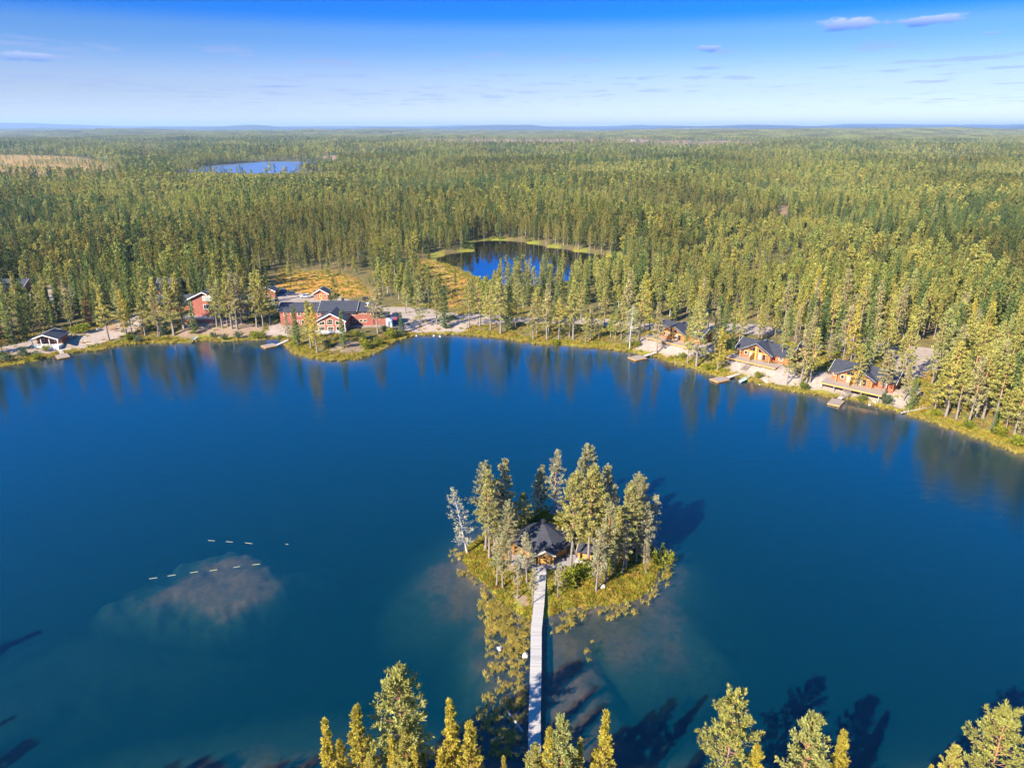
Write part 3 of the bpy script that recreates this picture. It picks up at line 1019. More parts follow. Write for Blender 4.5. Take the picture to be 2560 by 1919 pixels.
midb = [tree_meshes('birch', 601 + i, 11, BB, M['birch_leaf'], W=w, cb=.24, nb=44, nt=9, nk=5, ks=.5, sides=6) for i, w in enumerate([3.6, 4.4, 3.0])]
redm = tree_meshes('spruce', 651, 10, BS, M['dead_leaf'], W=2.3, cb=.12, nb=70, nt=6, nk=3, ks=.5, sides=6, bare=.2)


def shrub_mesh(seed, leaf_m, n=420, ks=.34, H=1.6, W=2.0):
    r = np.random.default_rng(seed)
    lob = r.normal(0, 1, (7, 3)) * np.array([W * .24, W * .24, H * .12]) + np.array([0, 0, H * .45])
    c = lob[r.integers(0, 7, n)]
    P = c + unit(r.normal(size=(n, 3))) * (r.random(n) ** .4)[:, None] * np.array([W * .3, W * .3, H * .48])
    P[:, 2] = np.abs(P[:, 2])
    D = unit(P - np.array([0, 0, -.4]) + r.normal(0, .7, (n, 3)))
    L = ks * r.uniform(.6, 1.3, n)
    V, F = kites(P, D, L, L * .55, r, unit(P + np.array([0, 0, .3])), .7)
    stems = []
    for i in range(7):
        a = r.uniform(0, 6.28)
        e = np.array([math.cos(a) * W * .3, math.sin(a) * W * .3, H * .7])
        stems.append((np.stack([np.array([0, 0, -.15]), e * .5 + [0, 0, .1], e]), np.array([.04, .03, .012])))
    SV, SF = tubes(stems, 4)
    return np_mesh('stems', SV, SF, [BS]), np_mesh('foliage', V, F, [leaf_m])


SHRUBS = [shrub_mesh(701, M['shrub_leaf']), shrub_mesh(702, M['shrub_leaf'], H=2.2, W=1.8), shrub_mesh(703, M['shrub_grey'], H=1.8, W=1.7)]


# ------------------------------------------------------------------ forest: where trees stand
def merged(name, kind, seed, H, bark_m, leaf_m, **kw):
    (tv, tf), (cv, cf) = grow(kind, seed, H, **kw)
    V = np.vstack([tv, cv])
    F = np.vstack([tf, cf + len(tv)])
    mi = np.r_[np.ones(len(tf)), np.zeros(len(cf))]
    return np_mesh(name, V, F, [leaf_m, bark_m], mi)


LODS = {}


def make_lods():
    fp, fs, fb = M['fpine'], M['fspruce'], M['fbirch']
    specs = {'A': dict(nb=40, nt=5, nk=4, ks=.72, dead=3), 'B': dict(nb=20, nt=3, nk=3, ks=1.25), 'C': dict(nb=9, nt=2, nk=2, ks=2.5)}
    src = bpy.data.collections.new('forest_tree_kinds')
    order = []
    def put(key, me):
        o = bpy.data.objects.new('kind_%03d' % len(order), me)
        src.objects.link(o)
        LODS.setdefault(key, []).append(len(order))
        order.append(o)
    for lod, sp in specs.items():
        f = {'A': 1, 'B': 1.1, 'C': 1.25}[lod]
        s2 = {k: v for k, v in sp.items() if k != 'dead'}
        for i, (w, cb, tr) in enumerate([(4.7, .22, 1.05), (4.2, .30, .95), (5.2, .18, 1.1), (3.8, .25, 1.2)]):
            put('p' + lod, merged('forest_pine', 'pine', 801 + i, 15, BP, fp, W=w * f, cb=cb, topround=tr, sides=4, limbs=lod == 'A', **sp))
        for i, w in enumerate([3.6, 3.0, 4.2]):
            q = dict(s2); q['nb'] = int(q['nb'] * 1.6)
            put('s' + lod, merged('forest_spruce', 'spruce', 831 + i, 15, BS, fs, W=w * f, cb=.05, sides=4, limbs=False, **q))
        for i, w in enumerate([3.4, 4.2, 3.0]):
            put('b' + lod, merged('forest_birch', 'birch', 861 + i, 10, BB, fb, W=w * f, cb=.22, sides=4, limbs=lod == 'A', **s2))
    for i in range(4):
        r = np.random.default_rng(900 + i)
        Vs, Fs, mis, b = [], [], [], 0
        for k in range(26):
            kd = 'spruce' if r.random() < .4 else 'pine'
            (tv, tf), (cv, cf) = grow(kd, 950 + i * 40 + k, r.uniform(11, 18), W=5.5, cb=.2, nb=5, nt=2, nk=2, ks=3.6, sides=3, limbs=False)
            off = np.array([r.uniform(-26, 26), r.uniform(-26, 26), 0])
            Vs.append(cv + off); Fs.append(cf + b); b += len(cv)
        put('D', np_mesh('forest_clump', np.vstack(Vs), np.vstack(Fs), [fp]))
    return src


def scatter_object(name, pts, yaw, scl, idx, src, **props):
    """one object that stands a picked mesh of the collection on each point"""
    me = bpy.data.meshes.new(name)
    me.vertices.add(len(pts))
    me.vertices.foreach_set('co', np.asarray(pts, np.float32).ravel())
    for nm, tp, arr, k in (('yaw', 'FLOAT', yaw, 'value'), ('idx', 'INT', idx, 'value'), ('scl', 'FLOAT_VECTOR', scl, 'vector')):
        a = me.attributes.new(nm, tp, 'POINT')
        a.data.foreach_set(k, np.asarray(arr, np.int32 if tp == 'INT' else np.float32).ravel())
    o = add_obj(name, me, **props)
    ng = bpy.data.node_groups.new(name + '_nodes', 'GeometryNodeTree')
    ng.interface.new_socket('Geometry', in_out='INPUT', socket_type='NodeSocketGeometry')
    ng.interface.new_socket('Geometry', in_out='OUTPUT', socket_type='NodeSocketGeometry')
    N, L = ng.nodes.new, ng.links.new
    gi, go = N('NodeGroupInput'), N('NodeGroupOutput')
    ip = N('GeometryNodeInstanceOnPoints')
    ci = N('GeometryNodeCollectionInfo')
    ci.inputs['Collection'].default_value = src
    ci.inputs['Separate Children'].default_value = True
    ci.inputs['Reset Children'].default_value = True
    def na(nm, t):
        n = N('GeometryNodeInputNamedAttribute'); n.data_type = t; n.inputs['Name'].default_value = nm
        return n.outputs[0]
    cx = N('ShaderNodeCombineXYZ')
    er = N('FunctionNodeEulerToRotation')
    L(na('yaw', 'FLOAT'), cx.inputs[2]); L(cx.outputs[0], er.inputs[0])
    L(gi.outputs[0], ip.inputs['Points']); L(ci.outputs[0], ip.inputs['Instance'])
    ip.inputs['Pick Instance'].default_value = True
    L(na('idx', 'INT'), ip.inputs['Instance Index']); L(er.outputs[0], ip.inputs['Rotation']); L(na('scl', 'FLOAT_VECTOR'), ip.inputs['Scale'])
    L(ip.outputs[0], go.inputs[0])
    md = o.modifiers.new('scatter', 'NODES')
    md.node_group = ng
    return o


YARD = poly([(380, 872), (376, 800), (395, 776), (480, 752), (640, 752), (690, 730), (700, 700), (860, 725), (1000, 765), (1010, 850), (800, 905), (700, 890)], 1.5)
CABYARD = poly([(1590, 880), (1600, 835), (1660, 800), (1800, 812), (2000, 860), (2120, 880), (2290, 925), (2310, 1010), (2200, 1020), (1900, 965), (1700, 905)], 2)
# open views in the photo (x0, y0, x1, y1): nothing in the random forest stands across them
VIEWS = [(486, 715, 562, 812), (690, 700, 1000, 890), (400, 682, 440, 735), (1640, 800, 1765, 880), (1835, 835, 2000, 930),
         (2070, 890, 2250, 990), (2240, 880, 2350, 940), (680, 690, 900, 760), (466, 404, 842, 434), (0, 700, 60, 716), (330, 560, 331, 561),
         (585, 750, 640, 785), (390, 752, 432, 780)]
KEEP = []       # spots of the trees placed by hand
FORP = {'p': [], 's': [], 'b': []}


def scatter_positions():
    out = []
    for r0, r1, sp, lod in ((100, 330, 4.6, 'A'), (330, 680, 4.5, 'A'), (680, 1700, 5.8, 'B'), (1700, 4200, 11.5, 'C'), (4200, 14500, 42, 'D')):
        h = int(r1 / sp) + 2
        xs = np.arange(-h, h + 1) * sp
        ys = np.arange(0, h + 1) * sp
        X, Y = np.meshgrid(xs, ys)
        X = X.ravel() + rng.uniform(-.48, .48, X.size) * sp
        Y = Y.ravel() + rng.uniform(-.48, .48, Y.size) * sp
        R = np.hypot(X, Y)
        k = (R >= r0) & (R < r1) & (np.abs(np.arctan2(X, Y)) < math.radians(40 if lod != 'A' else 44))
        X, Y, R = X[k], Y[k], R[k]
        sd = np.concatenate([water_sd(X[i:i + 60000], Y[i:i + 60000]) for i in range(0, len(X), 60000)])
        dens = np.ones(len(X))
        dens[sd < 2.5] = 0
        dens[(sd >= 2.5) & (sd < 7)] = .35
        dens[sdf(ISLE, X, Y) < 2] = 0
        u, v = to_px(X, Y, 1.0)
        if lod == 'A':
            for P in GRAVEL:
                dens[sdf(P, X, Y) < 1.2] = 0
            dens[sdf(YARD, X, Y) < 0] *= .10
            dens[(sdf(CABYARD, X, Y) < 0)] *= .26
            strip = (u > 1000) & (u < 1640) & (v > 770) & (v < 890)
            dens[strip] *= .2
            dens[(u < 380) & (v > 800)] *= .5
            gap = (u > 560) & (u < 700) & (v > 640) & (v < 760)
            dens[gap] *= .5
        for j, P in enumerate(BOG):
            s = sdf(P, X, Y)
            dens[s < (8 if j == 0 else 1)] *= (.25, .14, .10)[j]
        for P in FARCLEAR:
            dens[sdf(P, X, Y) < 0] *= .08
        nf = fbm(X * .012, Y * .012, 3)
        dens *= .62 + .55 * smooth(.3, .62, nf)
        k = rng.random(len(X)) < dens
        X, Y, R, sd, u, v = X[k], Y[k], R[k], sd[k], u[k], v[k]
        Z = np.concatenate([ground_z(X[i:i + 60000], Y[i:i + 60000]) for i in range(0, len(X), 60000)])
        # kind of tree
        fs = fbm(X * .006 + 40, Y * .006, 3)
        fb_ = fbm(X * .009 + 90, Y * .009 + 11, 3)
        ps = .27 + .45 * smooth(.47, .64, fs)
        pb = .04 + .34 * smooth(.54, .70, fb_) + .25 * ((u > 150) & (u < 1000) & (v > 420) & (v < 470))
        q = rng.random(len(X))
        kind = np.where(q < ps, 1, np.where(q < ps + pb, 2, 0))
        hh = np.where(kind == 0, rng.normal(15.2, 2.6, len(X)), np.where(kind == 1, rng.normal(14.6, 3.6, len(X)), rng.normal(10.6, 2.0, len(X))))
        yng = smooth(.60, .68, fbm(X * .0065 + 21, Y * .0065 + 33, 3))
        kind = np.where(rng.random(len(X)) < yng * .4, 2, kind)
        hh *= 1 - .42 * yng
        hh *= .82 + .36 * smooth(.3, .7, fbm(X * .01 + 7, Y * .01 + 3, 3))
        bogm = np.zeros(len(X), bool)
        for P in BOG:
            bogm |= sdf(P, X, Y) < 6
        hh = np.where(bogm, hh * .5, hh)
        hh = np.where(rng.random(len(X)) < .16, hh * rng.uniform(.4, .7, len(X)), hh)
        hh = np.clip(hh, 4, 21)
        if lod == 'A':
            ut, vt = to_px(X, Y, Z + hh)
            bad = np.zeros(len(X), bool)
            for x0, y0, x1, y1 in VIEWS:
                mg = 7
                hit = (u > x0 - mg) & (u < x1 + mg) & (vt < y1) & (v > y0)
                bad |= hit & (v > y1 - 6)
            bad &= rng.random(len(X)) > .2
            for x0, y0, x1, y1 in ((1075, 604, 1250, 692), (1250, 604, 1560, 652)):
                lim = y1 - rng.random(len(X)) ** 2 * 30
                hit = (u > x0) & (u < x1) & (v > y1) & (vt < lim)
                room = (v - lim) / np.maximum(v - vt, 1) * hh
                bad |= hit & (room < 5)
                hh = np.where(hit, np.maximum(room, 5), hh)
            for kx, ky in KEEP:
                bad |= (X - kx) ** 2 + (Y - ky) ** 2 < 2.2 ** 2
            k = ~bad
            X, Y, Z, R, hh, kind = X[k], Y[k], Z[k], R[k], hh[k], kind[k]
        if lod == 'B':
            ut, vt = to_px(X, Y, Z + hh)
            u, v = to_px(X, Y, Z)
            bad = (u > 440) & (u < 850) & (vt < 436 - 8 * np.abs(u - 650) / 200) & (v > 430) & (rng.random(len(X)) > .04)
            bad |= (u > -60) & (u < 300) & (vt < 440) & (v > 440) & (rng.random(len(X)) > .25)
            k = ~bad
            X, Y, Z, R, hh, kind = X[k], Y[k], Z[k], R[k], hh[k], kind[k]
        out.append((lod, X, Y, Z, R, hh, kind))
    return out


# ------------------------------------------------------------------ trees placed by hand
def zoomed(x0, y0, s, pts):
    return [(x0 + p[0] / s, y0 + p[1] / s, y0 + p[2] / s) + tuple(p[3:]) for p in pts]


def by_px(u, vb, vt, z=None):
    """where a tree stands whose base and top show at these rows"""
    g = 1.2 if z is None else z
    for _ in range(4):
        p = at(u, vb, g)
        g = float(ground_z(np.array([p.x]), np.array([p.y]))[0])
    return p.x, p.y, g, max(3.0, z_at((u, vt), p.x, p.y) - g)


shore = []
shore += zoomed(0, 640, 4.254, [
    (145, 890, 270, 'p', 'pine at the lake edge by the left frame edge'), (245, 760, 150, 'p', 'pine in shade behind the grey-roofed lakeside shelter'),
    (455, 740, 300, 'p', 'pine with a pale trunk in the shaded grove left of the dry red spruce'), (510, 570, 180, 'p', 'pine before the pale parking place far left'),
    (770, 780, 250, 'p', 'broad pine just behind the pale gravel yard at left'), (985, 740, 400, 'p', 'pine right behind the dry red spruce'),
    (1165, 910, 300, 'p', 'pine at the water side of the gravel yard'), (1310, 790, 250, 'p', 'pine at the upper end of the gravel yard'),
    (1545, 830, 420, 'p', 'pine left of the long red building, above the grassy bank'), (1680, 810, 380, 'p', 'second pine in front of the long red building'),
    (1845, 790, 300, 'p', 'slender pine before the long red building'), (1955, 750, 300, 'p', 'pine just left of the red tower block'),
    (1325, 700, 340, 'p', 'pine at the bend of the yard track'), (640, 700, 420, 's', 'small spruce in the shaded grove at left'),
    (40, 1090, 960, 's', 'young bright spruce at the water in the left corner of the shore')])
shore += zoomed(380, 640, 3.072, [
    (240, 540, 130, 'p', 'tall pine close to the left side of the red tower block'), (325, 585, 330, 's', 'narrow spruce standing by the white rowing boat'),
    (580, 530, 190, 'p', 'pine overlapping the right side of the red tower block'), (615, 548, 130, 'p', 'tall pine right of the red tower block'),
    (655, 552, 110, 'p', 'tallest pine right of the red tower block'), (735, 500, 160, 'p', 'pine before the right wing of the long red building'),
    (805, 540, 130, 'p', 'pine above the dirt bank between tower block and lodge'), (910, 530, 140, 'p', 'pine left of the main lodge'),
    (978, 500, 300, 's', 'slim spruce at the left end of the main lodge'), (1048, 650, 430, 'p', 'young pine at the root of the lodge jetty'),
    (1120, 690, 380, 's', 'pointed spruce in front of the left lodge wing'), (1222, 710, 340, 'p', 'pine in front of the lodge, left of the terrace'),
    (1272, 745, 365, 'w', 'yellowish pine at the tip of the lodge headland'), (1735, 592, 240, 'g', 'wide old pine before the right end of the lodge'),
    (1915, 592, 430, 's', 'slim yellow-green spruce beside the white storage box'), (60, 590, 150, 'p', 'pine above the grassy bank left of the rowing boat'),
    (160, 570, 130, 'p', 'pine over the bank before the long red building'), (497, 520, 150, 'p', 'pine before the right corner of the red tower block'), (540, 535, 180, 'p', 'pine close to the right corner of the red tower block'), (690, 520, 130, 'p', 'slim pine between tower block and right wing'), (850, 500, 150, 'p', 'pine left of the sandy cove')])
shore += zoomed(1000, 640, 3.16, [
    (45, 450, 190, 'p', 'pine at the far edge of the gravel apron'), (160, 560, 200, 'p', 'first pine on the gravel strip right of the lodge'),
    (290, 540, 190, 'p', 'pine on the gravel strip with bare lower trunk'), (355, 572, 230, 's', 'dark spruce on the gravel strip'),
    (545, 572, 180, 'p', 'full pine on the gravel strip below the orange bog'), (632, 555, 165, 'p', 'pine with a tall bare trunk on the gravel strip'),
    (715, 588, 190, 'p', 'pine left of the dark blue-green spruce on the road bank'), (795, 618, 160, 'p', 'pine nearest the water mid shore'),
    (858, 580, 240, 's', 'yellow-green spruce behind the mid-shore pines'), (935, 468, 150, 'p', 'pine beyond the shore road with orange trunk'),
    (912, 576, 290, 'p', 'thin pine on the red heath bank'), (1052, 682, 380, 'g', 'leaning grey pine at the water over the red heath'),
    (1082, 612, 250, 'p', 'pine on the red heath bank'), (1160, 692, 220, 'p', 'tall pine at the water right of the red heath'),
    (1252, 662, 320, 'p', 'slim pine on the grassy bank'), (1368, 662, 170, 'p', 'large double-crowned pine on the grassy bank'),
    (1338, 642, 300, 'p', 'pine close behind the large bank pine'), (1465, 702, 440, 'p', 'half-height pine at the waterline'),
    (1505, 672, 390, 'p', 'bushy pine behind the waterline'), (1570, 660, 460, 'p', 'low pine beside the bushy one'),
    (1700, 662, 420, 'p', 'small pine halfway to the first cabin'), (1748, 655, 320, 'p', 'pine behind the grey snag'),
    (1888, 682, 170, 'p', 'pine left of the first cabin path'), (1795, 560, 90, 'p', 'tall pine by the shore road left of the first cabin'),
    (1925, 592, 190, 'w', 'yellow pine by the shore road left of the first cabin'), (1615, 540, 250, 'p', 'pine by the shore road'),
    (1430, 520, 200, 'p', 'pine beyond the shore road'), (1240, 510, 210, 's', 'spruce beyond the shore road')])
shore += zoomed(1560, 740, 4.254, [
    (345, 605, 60, 'p', 'tall pine at the root of the first cabin jetty'), (268, 350, 20, 'p', 'pine behind the left corner of the first cabin'),
    (672, 735, 265, 'p', 'pine in front of the middle of the first cabin'), (768, 750, 20, 'p', 'tall pine right of the first cabin'),
    (990, 800, 330, 'w', 'broad low bushy pine at the water between first and second cabin'), (960, 620, 110, 'p', 'tall dense pine between first and second cabin'),
    (1155, 425, 60, 'p', 'dark-trunked pine left of the second cabin'), (1432, 440, 90, 'p', 'twin pine behind the second cabin ridge'),
    (1462, 445, 110, 'p', 'other twin pine behind the second cabin ridge'), (1730, 945, 480, 'p', 'pine at the water right of the second cabin'),
    (1870, 955, 290, 'p', 'large pine over the right wing of the second cabin'), (1980, 890, 330, 'p', 'pine casting a long shadow right of the second cabin'),
    (1605, 430, 150, 'p', 'pine behind the right wing of the second cabin')])
shore += zoomed(2000, 820, 3.95, [
    (545, 645, 150, 'p', 'pine in front of the left half of the third cabin'), (820, 690, 210, 'g', 'wide pine in front of the right half of the third cabin'),
    (1022, 712, 330, 'p', 'tall pine with a bare trunk right of the third cabin'), (1088, 795, 480, 's', 'slim spruce at the fallen white trunk'),
    (1322, 850, 400, 'p', 'pine at the open bank right of the fallen trunk'), (1436, 876, 120, 'p', 'tallest pine on the open bank at right'),
    (1545, 896, 300, 'p', 'pine with grey foot on the open bank'), (1665, 935, 250, 'p', 'pine right of the open bank'),
    (1740, 880, 200, 'p', 'second row pine at right'), (1805, 885, 110, 'p', 'tall second row pine at right'), (1915, 960, 250, 'p', 'leafy pine near the right shore'),
    (990, 405, 40, 'p', 'thin tall pine behind the third cabin'), (1400, 300, 60, 'p', 'pine by the sandy clearing behind the third cabin'),
    (285, 330, 60, 'g', 'dead-limbed pine behind the third cabin left corner'), (60, 560, 150, 'p', 'pine between second and third cabin'),
    (2030, 1010, 560, 'p', 'low pine at the right shore'), (2110, 1060, 470, 'p', 'pine near the right frame edge'), (2195, 1150, 620, 'p', 'pine at the right frame edge'),
    (1900, 1040, 820, 's', 'young dark spruce on the right bank'), (2150, 1000, 300, 'p', 'tall pine behind the right shore')])

n_p = 0
for i, t in enumerate(shore):
    u, vb, vt, k, lab = t
    x, y, z, h = by_px(u, vb, vt)
    h = min(h, 20.5)
    KEEP.append((x, y))
    if k == 's':
        place_tree('spruce_tree', mids[i % 3], x, y, h, rnd.uniform(0, 6.28), lab, 'spruce', 'trees picked out along the far shore', z, wide=1.15)
    else:
        ms = {'p': mid[(0, 3, 5, 0, 4)[i % 5]], 'w': mid[1], 'g': mid[2]}[k]
        place_tree('pine_tree', ms, x, y, h, rnd.uniform(0, 6.28), lab, 'pine', 'trees picked out along the far shore', z, wide=1.6 if k == 'g' else 1.25)
x, y, z, h = by_px(222, 640 + 760 / 4.254, 640 + 440 / 4.254)
KEEP.append((x, y))
place_tree('spruce_tree', redm, x, y, h, 1, 'dry spruce with rust-red needles above the gravel yard', 'spruce', None, z)
x, y, z, h = by_px(1574, 874, 763)
KEEP.append((x, y))
place_tree('dead_tree', snag[1], x, y, h, .4, 'thin grey dead tree at the waterline left of the first cabin jetty', 'dead tree', None, z)

# island, from the zoom at (1060,1080) x3.188: base x, base y, top y, mesh, label
for (a, b, c, ms, lab) in [
    (350, 965, 455, snag[0], 'grey half-dead pine leaning out over the left tip of the island'),
    (490, 935, 240, isl[0], 'tall pine behind the left bank of the island'), (520, 1000, 300, isl[5], 'pine in front of the tall left island pine'),
    (640, 850, 215, isl[3], 'tall pine at the back left of the island'), (575, 890, 420, isl[2], 'pine hidden among the left island group'),
    (672, 1060, 545, isl[0], 'pine beside the brown steps left of the island hut'), (690, 1050, 600, isl[4], 'twin pine beside the brown steps'),
    (785, 830, 490, isl[1], 'yellow-green pine left behind the island hut'), (630, 1240, 800, isl[3], 'slim pine on the front left bank of the island'),
    (580, 1220, 820, isl[4], 'thin grey-crowned pine on the front left bank of the island'), (745, 1325, 1010, isl[4], 'small pine near the bare patch left of the footbridge'),
    (820, 1200, 800, isl[2], 'half-bare pine right in front of the hut, left of the footbridge'), (862, 1385, 1080, isl[4], 'thin young pine touching the footbridge at the island edge'),
    (890, 700, 335, isl[4], 'thin pine at the island back shore'), (932, 690, 262, isl[3], 'slim pine at the island back shore left of the gap'),
    (1040, 700, 145, isl[2], 'tall grey-green pine behind the hut roof'), (1290, 760, 105, isl[0], 'tallest pine at the back of the island'),
    (1170, 1090, 330, isl[1], 'tall orange-trunked pine right of the footbridge by the deck'), (1240, 800, 215, isl[3], 'pine behind the shed at the island back'),
    (1310, 1080, 300, isl[1], 'tall yellow-green pine by the island shed'), (1350, 930, 270, isl[5], 'pine behind the island shed'),
    (1450, 1200, 560, isl[3], 'pine on the right front lawn of the island'), (1430, 860, 262, isl[0], 'tall pine at the right back of the island'),
    (1480, 1000, 420, isl[2], 'grey-green pine in the right island group'), (1370, 1265, 780, isl[4], 'half-bare pine right front of the island'),
    (1380, 1255, 900, isl[2], 'bushy low pine right front of the island'), (1610, 1080, 425, isl[1], 'pine leading the right island group'),
    (1580, 1125, 740, isl[4], 'small pine under the right island group'), (1665, 930, 325, isl[0], 'tall pine at the right back of the island group'),
    (1720, 960, 362, isl[3], 'pine at the rear right shore of the island'), (1755, 1050, 550, isl[2], 'pine at the right shore of the island'),
    (1800, 980, 500, isl[4], 'outermost tall pine at the right shore of the island'), (1770, 1120, 880, isl[4], 'small grey pine at the right tip of the island'),
    (1068, 1320, 1040, isl[4], 'small pine on the lawn right of the footbridge'), (1250, 980, 720, isl[5], 'young pine between the hut and the shed'),
    (1530, 1010, 640, isl[5], 'low pine inside the right island group'), (730, 800, 600, isl[1], 'short pine at the hut back left'), (1890, 1050, 880, mids[0], 'young dark spruce at the right tip of the island'),
    (1400, 1010, 520, isl[2], 'grey-green pine right behind the island shed'), (1540, 1060, 600, isl[0], 'olive pine in the middle of the right island group'), (1500, 1140, 820, isl[3], 'low pine at the front of the right island group'),
    (1690, 1040, 620, isl[2], 'grey pine near the right shore of the island'), (560, 960, 520, isl[4], 'thin pine inside the left island group'), (1420, 1100, 700, isl[5], 'yellow-green pine right of the firewood box')]:
    u, vb, vt = 1060 + a / 3.188, 1080 + b / 3.188, 1080 + c / 3.188
    x, y, z, h = by_px(u, vb, vt, .5)
    sp = ms is mids[0]
    place_tree('spruce_tree' if sp else ('dead_tree' if ms is snag[0] else 'pine_tree'), ms, x, y, min(h, 19), 0 if ms is snag[0] else rnd.uniform(0, 6.28), lab,
               'spruce' if sp else ('dead tree' if ms is snag[0] else 'pine'), 'trees on the island', z, wide=1.22 if h < 12 else 1.1)

# foreground: tree tops at the lower frame edge; heights guessed, feet below the frame
for (u, v, hz, ms, lab) in [
    (811, 1791, 14.5, hero[5], 'narrow foreground tree, leftmost along the lower edge'), (888, 1763, 15.5, hero[1], 'yellow-green foreground pine, second from the left'),
    (1000, 1675, 18.5, hero[0], 'broad tall pine standing highest at the lower edge'), (1016, 1810, 13.5, hero[2], 'pine in front of the broad tall one'),
    (974, 1836, 12.5, hero[5], 'small pine left before the broad tall one'), (1124, 1744, 16, hero[1], 'bright yellow-green pine left of the footbridge'),
    (1172, 1806, 14.5, hero[3], 'bushy pale pine left of the footbridge'), (1040, 1874, 11, hero[5], 'short pine peeking up left of the bushy pale one'),
    (1259, 1886, 9, hero[5], 'small yellow treetop just left of the footbridge'), (1340, 1862, 10.5, hero[2], 'grey-green top over the near end of the footbridge'),
    (1405, 1789, 14.5, hero[2], 'pine right of the near end of the footbridge'), (1374, 1818, 13, hero[1], 'yellow pine crowding the footbridge'),
    (1450, 1840, 11, hero[5], 'small pointed tree right of the footbridge'), (1519, 1777, 14.5, hero[5], 'pointed pine standing alone right of the footbridge'),
    (1835, 1735, 17.5, hero[4], 'large open-crowned pine with orange limbs at lower right'), (1898, 1862, 12, hero[3], 'lower pine touching the large open-crowned one'),
    (2040, 1790, 16, hero[0], 'round-topped pine at lower right'), (2113, 1823, 14, hero[1], 'slim pine beside the round-topped one'),
    (2327, 1908, 10, hero[5], 'tiny treetop at the lower edge far right'), (2388, 1864, 13, hero[2], 'dark pine top at the lower edge far right'),
    (2530, 1784, 17, hero[4], 'open-crowned pine at the lower right corner'), (850, 1850, 11.5, hero[3], 'low pine between the two leftmost foreground trees'),
    (930, 1880, 10.5, hero[2], 'low pine left of the broad tall one'), (1100, 1880, 10.5, hero[3], 'low pine under the bright yellow-green one'), (1420, 1880, 10, hero[3], 'low yellow pine by the footbridge')]:
    p = at(u, v, hz + .6)
    place_tree('pine_tree', ms, p.x, p.y, hz, rnd.uniform(0, 6.28), lab, 'pine', 'foreground treetops', .5)
# trees of the near and left shore just outside the frame: only their shadows reach into the picture
for i, (u, v, h) in enumerate([(2075, 1652, 18), (2205, 1682, 18), (2255, 1720, 15), (1845, 1690, 17), (2450, 1735, 16), (1660, 1690, 17), (1500, 1680, 16), (1590, 1730, 14),
                               (2540, 1725, 16), (100, 1580, 15), (40, 1790, 14), (75, 1862, 14), (520, 1890, 15), (450, 1900, 14), (1960, 1760, 14), (2330, 1790, 12)]):
    tip = at(u, v, 0)
    Ls = (h + .5) / math.tan(SUN_EL)
    x, y = tip.x - Ls * math.sin(SUN_AZ), tip.y - Ls * math.cos(SUN_AZ)
    ut, vt = to_px(x, y, h + 2.5)
    if vt < 1940 and -150 < ut < 2710:
        continue
    place_tree('pine_tree', hero[(2, 1, 0)[i % 3]], x, y, h, rnd.uniform(0, 6.28), 'pine of the near shore whose shadow falls on the water', 'pine', 'near shore pines outside the frame', .4)


for i in range(26):
    x = -58 + i * 5.6 + rnd.uniform(-2, 2)
    y = rnd.uniform(42, 49)
    place_tree('pine_tree', hero[(2, 0, 4, 3)[i % 4]], x, y, min(16.5, 70 - 1.117 * y - 3.5), rnd.uniform(0, 6.28), 'pine of the near shore whose shadow falls on the water', 'pine', 'near shore pines outside the frame', .4)


# ------------------------------------------------------------------ the forest itself
def zone_label(u, v, kind, h, tone):
    if v > 770:
        where = 'near the lake, ' + ('by the grey-roofed shelter' if u < 200 else 'above the left gravel yard' if u < 380 else 'by the long red building' if u < 640 else 'beside the main lodge' if u < 1000 else
                                     'at the gravel apron' if u < 1200 else 'along the shore road' if u < 1420 else 'left of the first log cabin' if u < 1640 else
                                     'by the first log cabin' if u < 1800 else 'by the middle log cabin' if u < 2030 else 'by the third log cabin' if u < 2320 else 'on the right shore')
    elif v > 690:
        where = ('behind the shelter yard' if u < 300 else 'behind the long red building' if u < 690 else 'behind the small red cabin' if u < 1020 else 'between the shore road and the pond' if u < 1300 else
                 'right of the pond' if u < 1560 else 'behind the first log cabin' if u < 1780 else 'behind the middle log cabin' if u < 2020 else 'behind the third log cabin' if u < 2300 else 'in the forest at the right edge')
    else:
        where = ('left of the dark pond' if u < 1180 else 'right of the dark pond') + ' in the deep forest'
    size = 'tall' if h > (16 if kind != 'birch' else 11) else 'low' if h < (11.5 if kind != 'birch' else 8) else 'middling'
    return (size + ' ' + tone + ' ' + kind + ' standing ' + where).replace('  ', ' ')


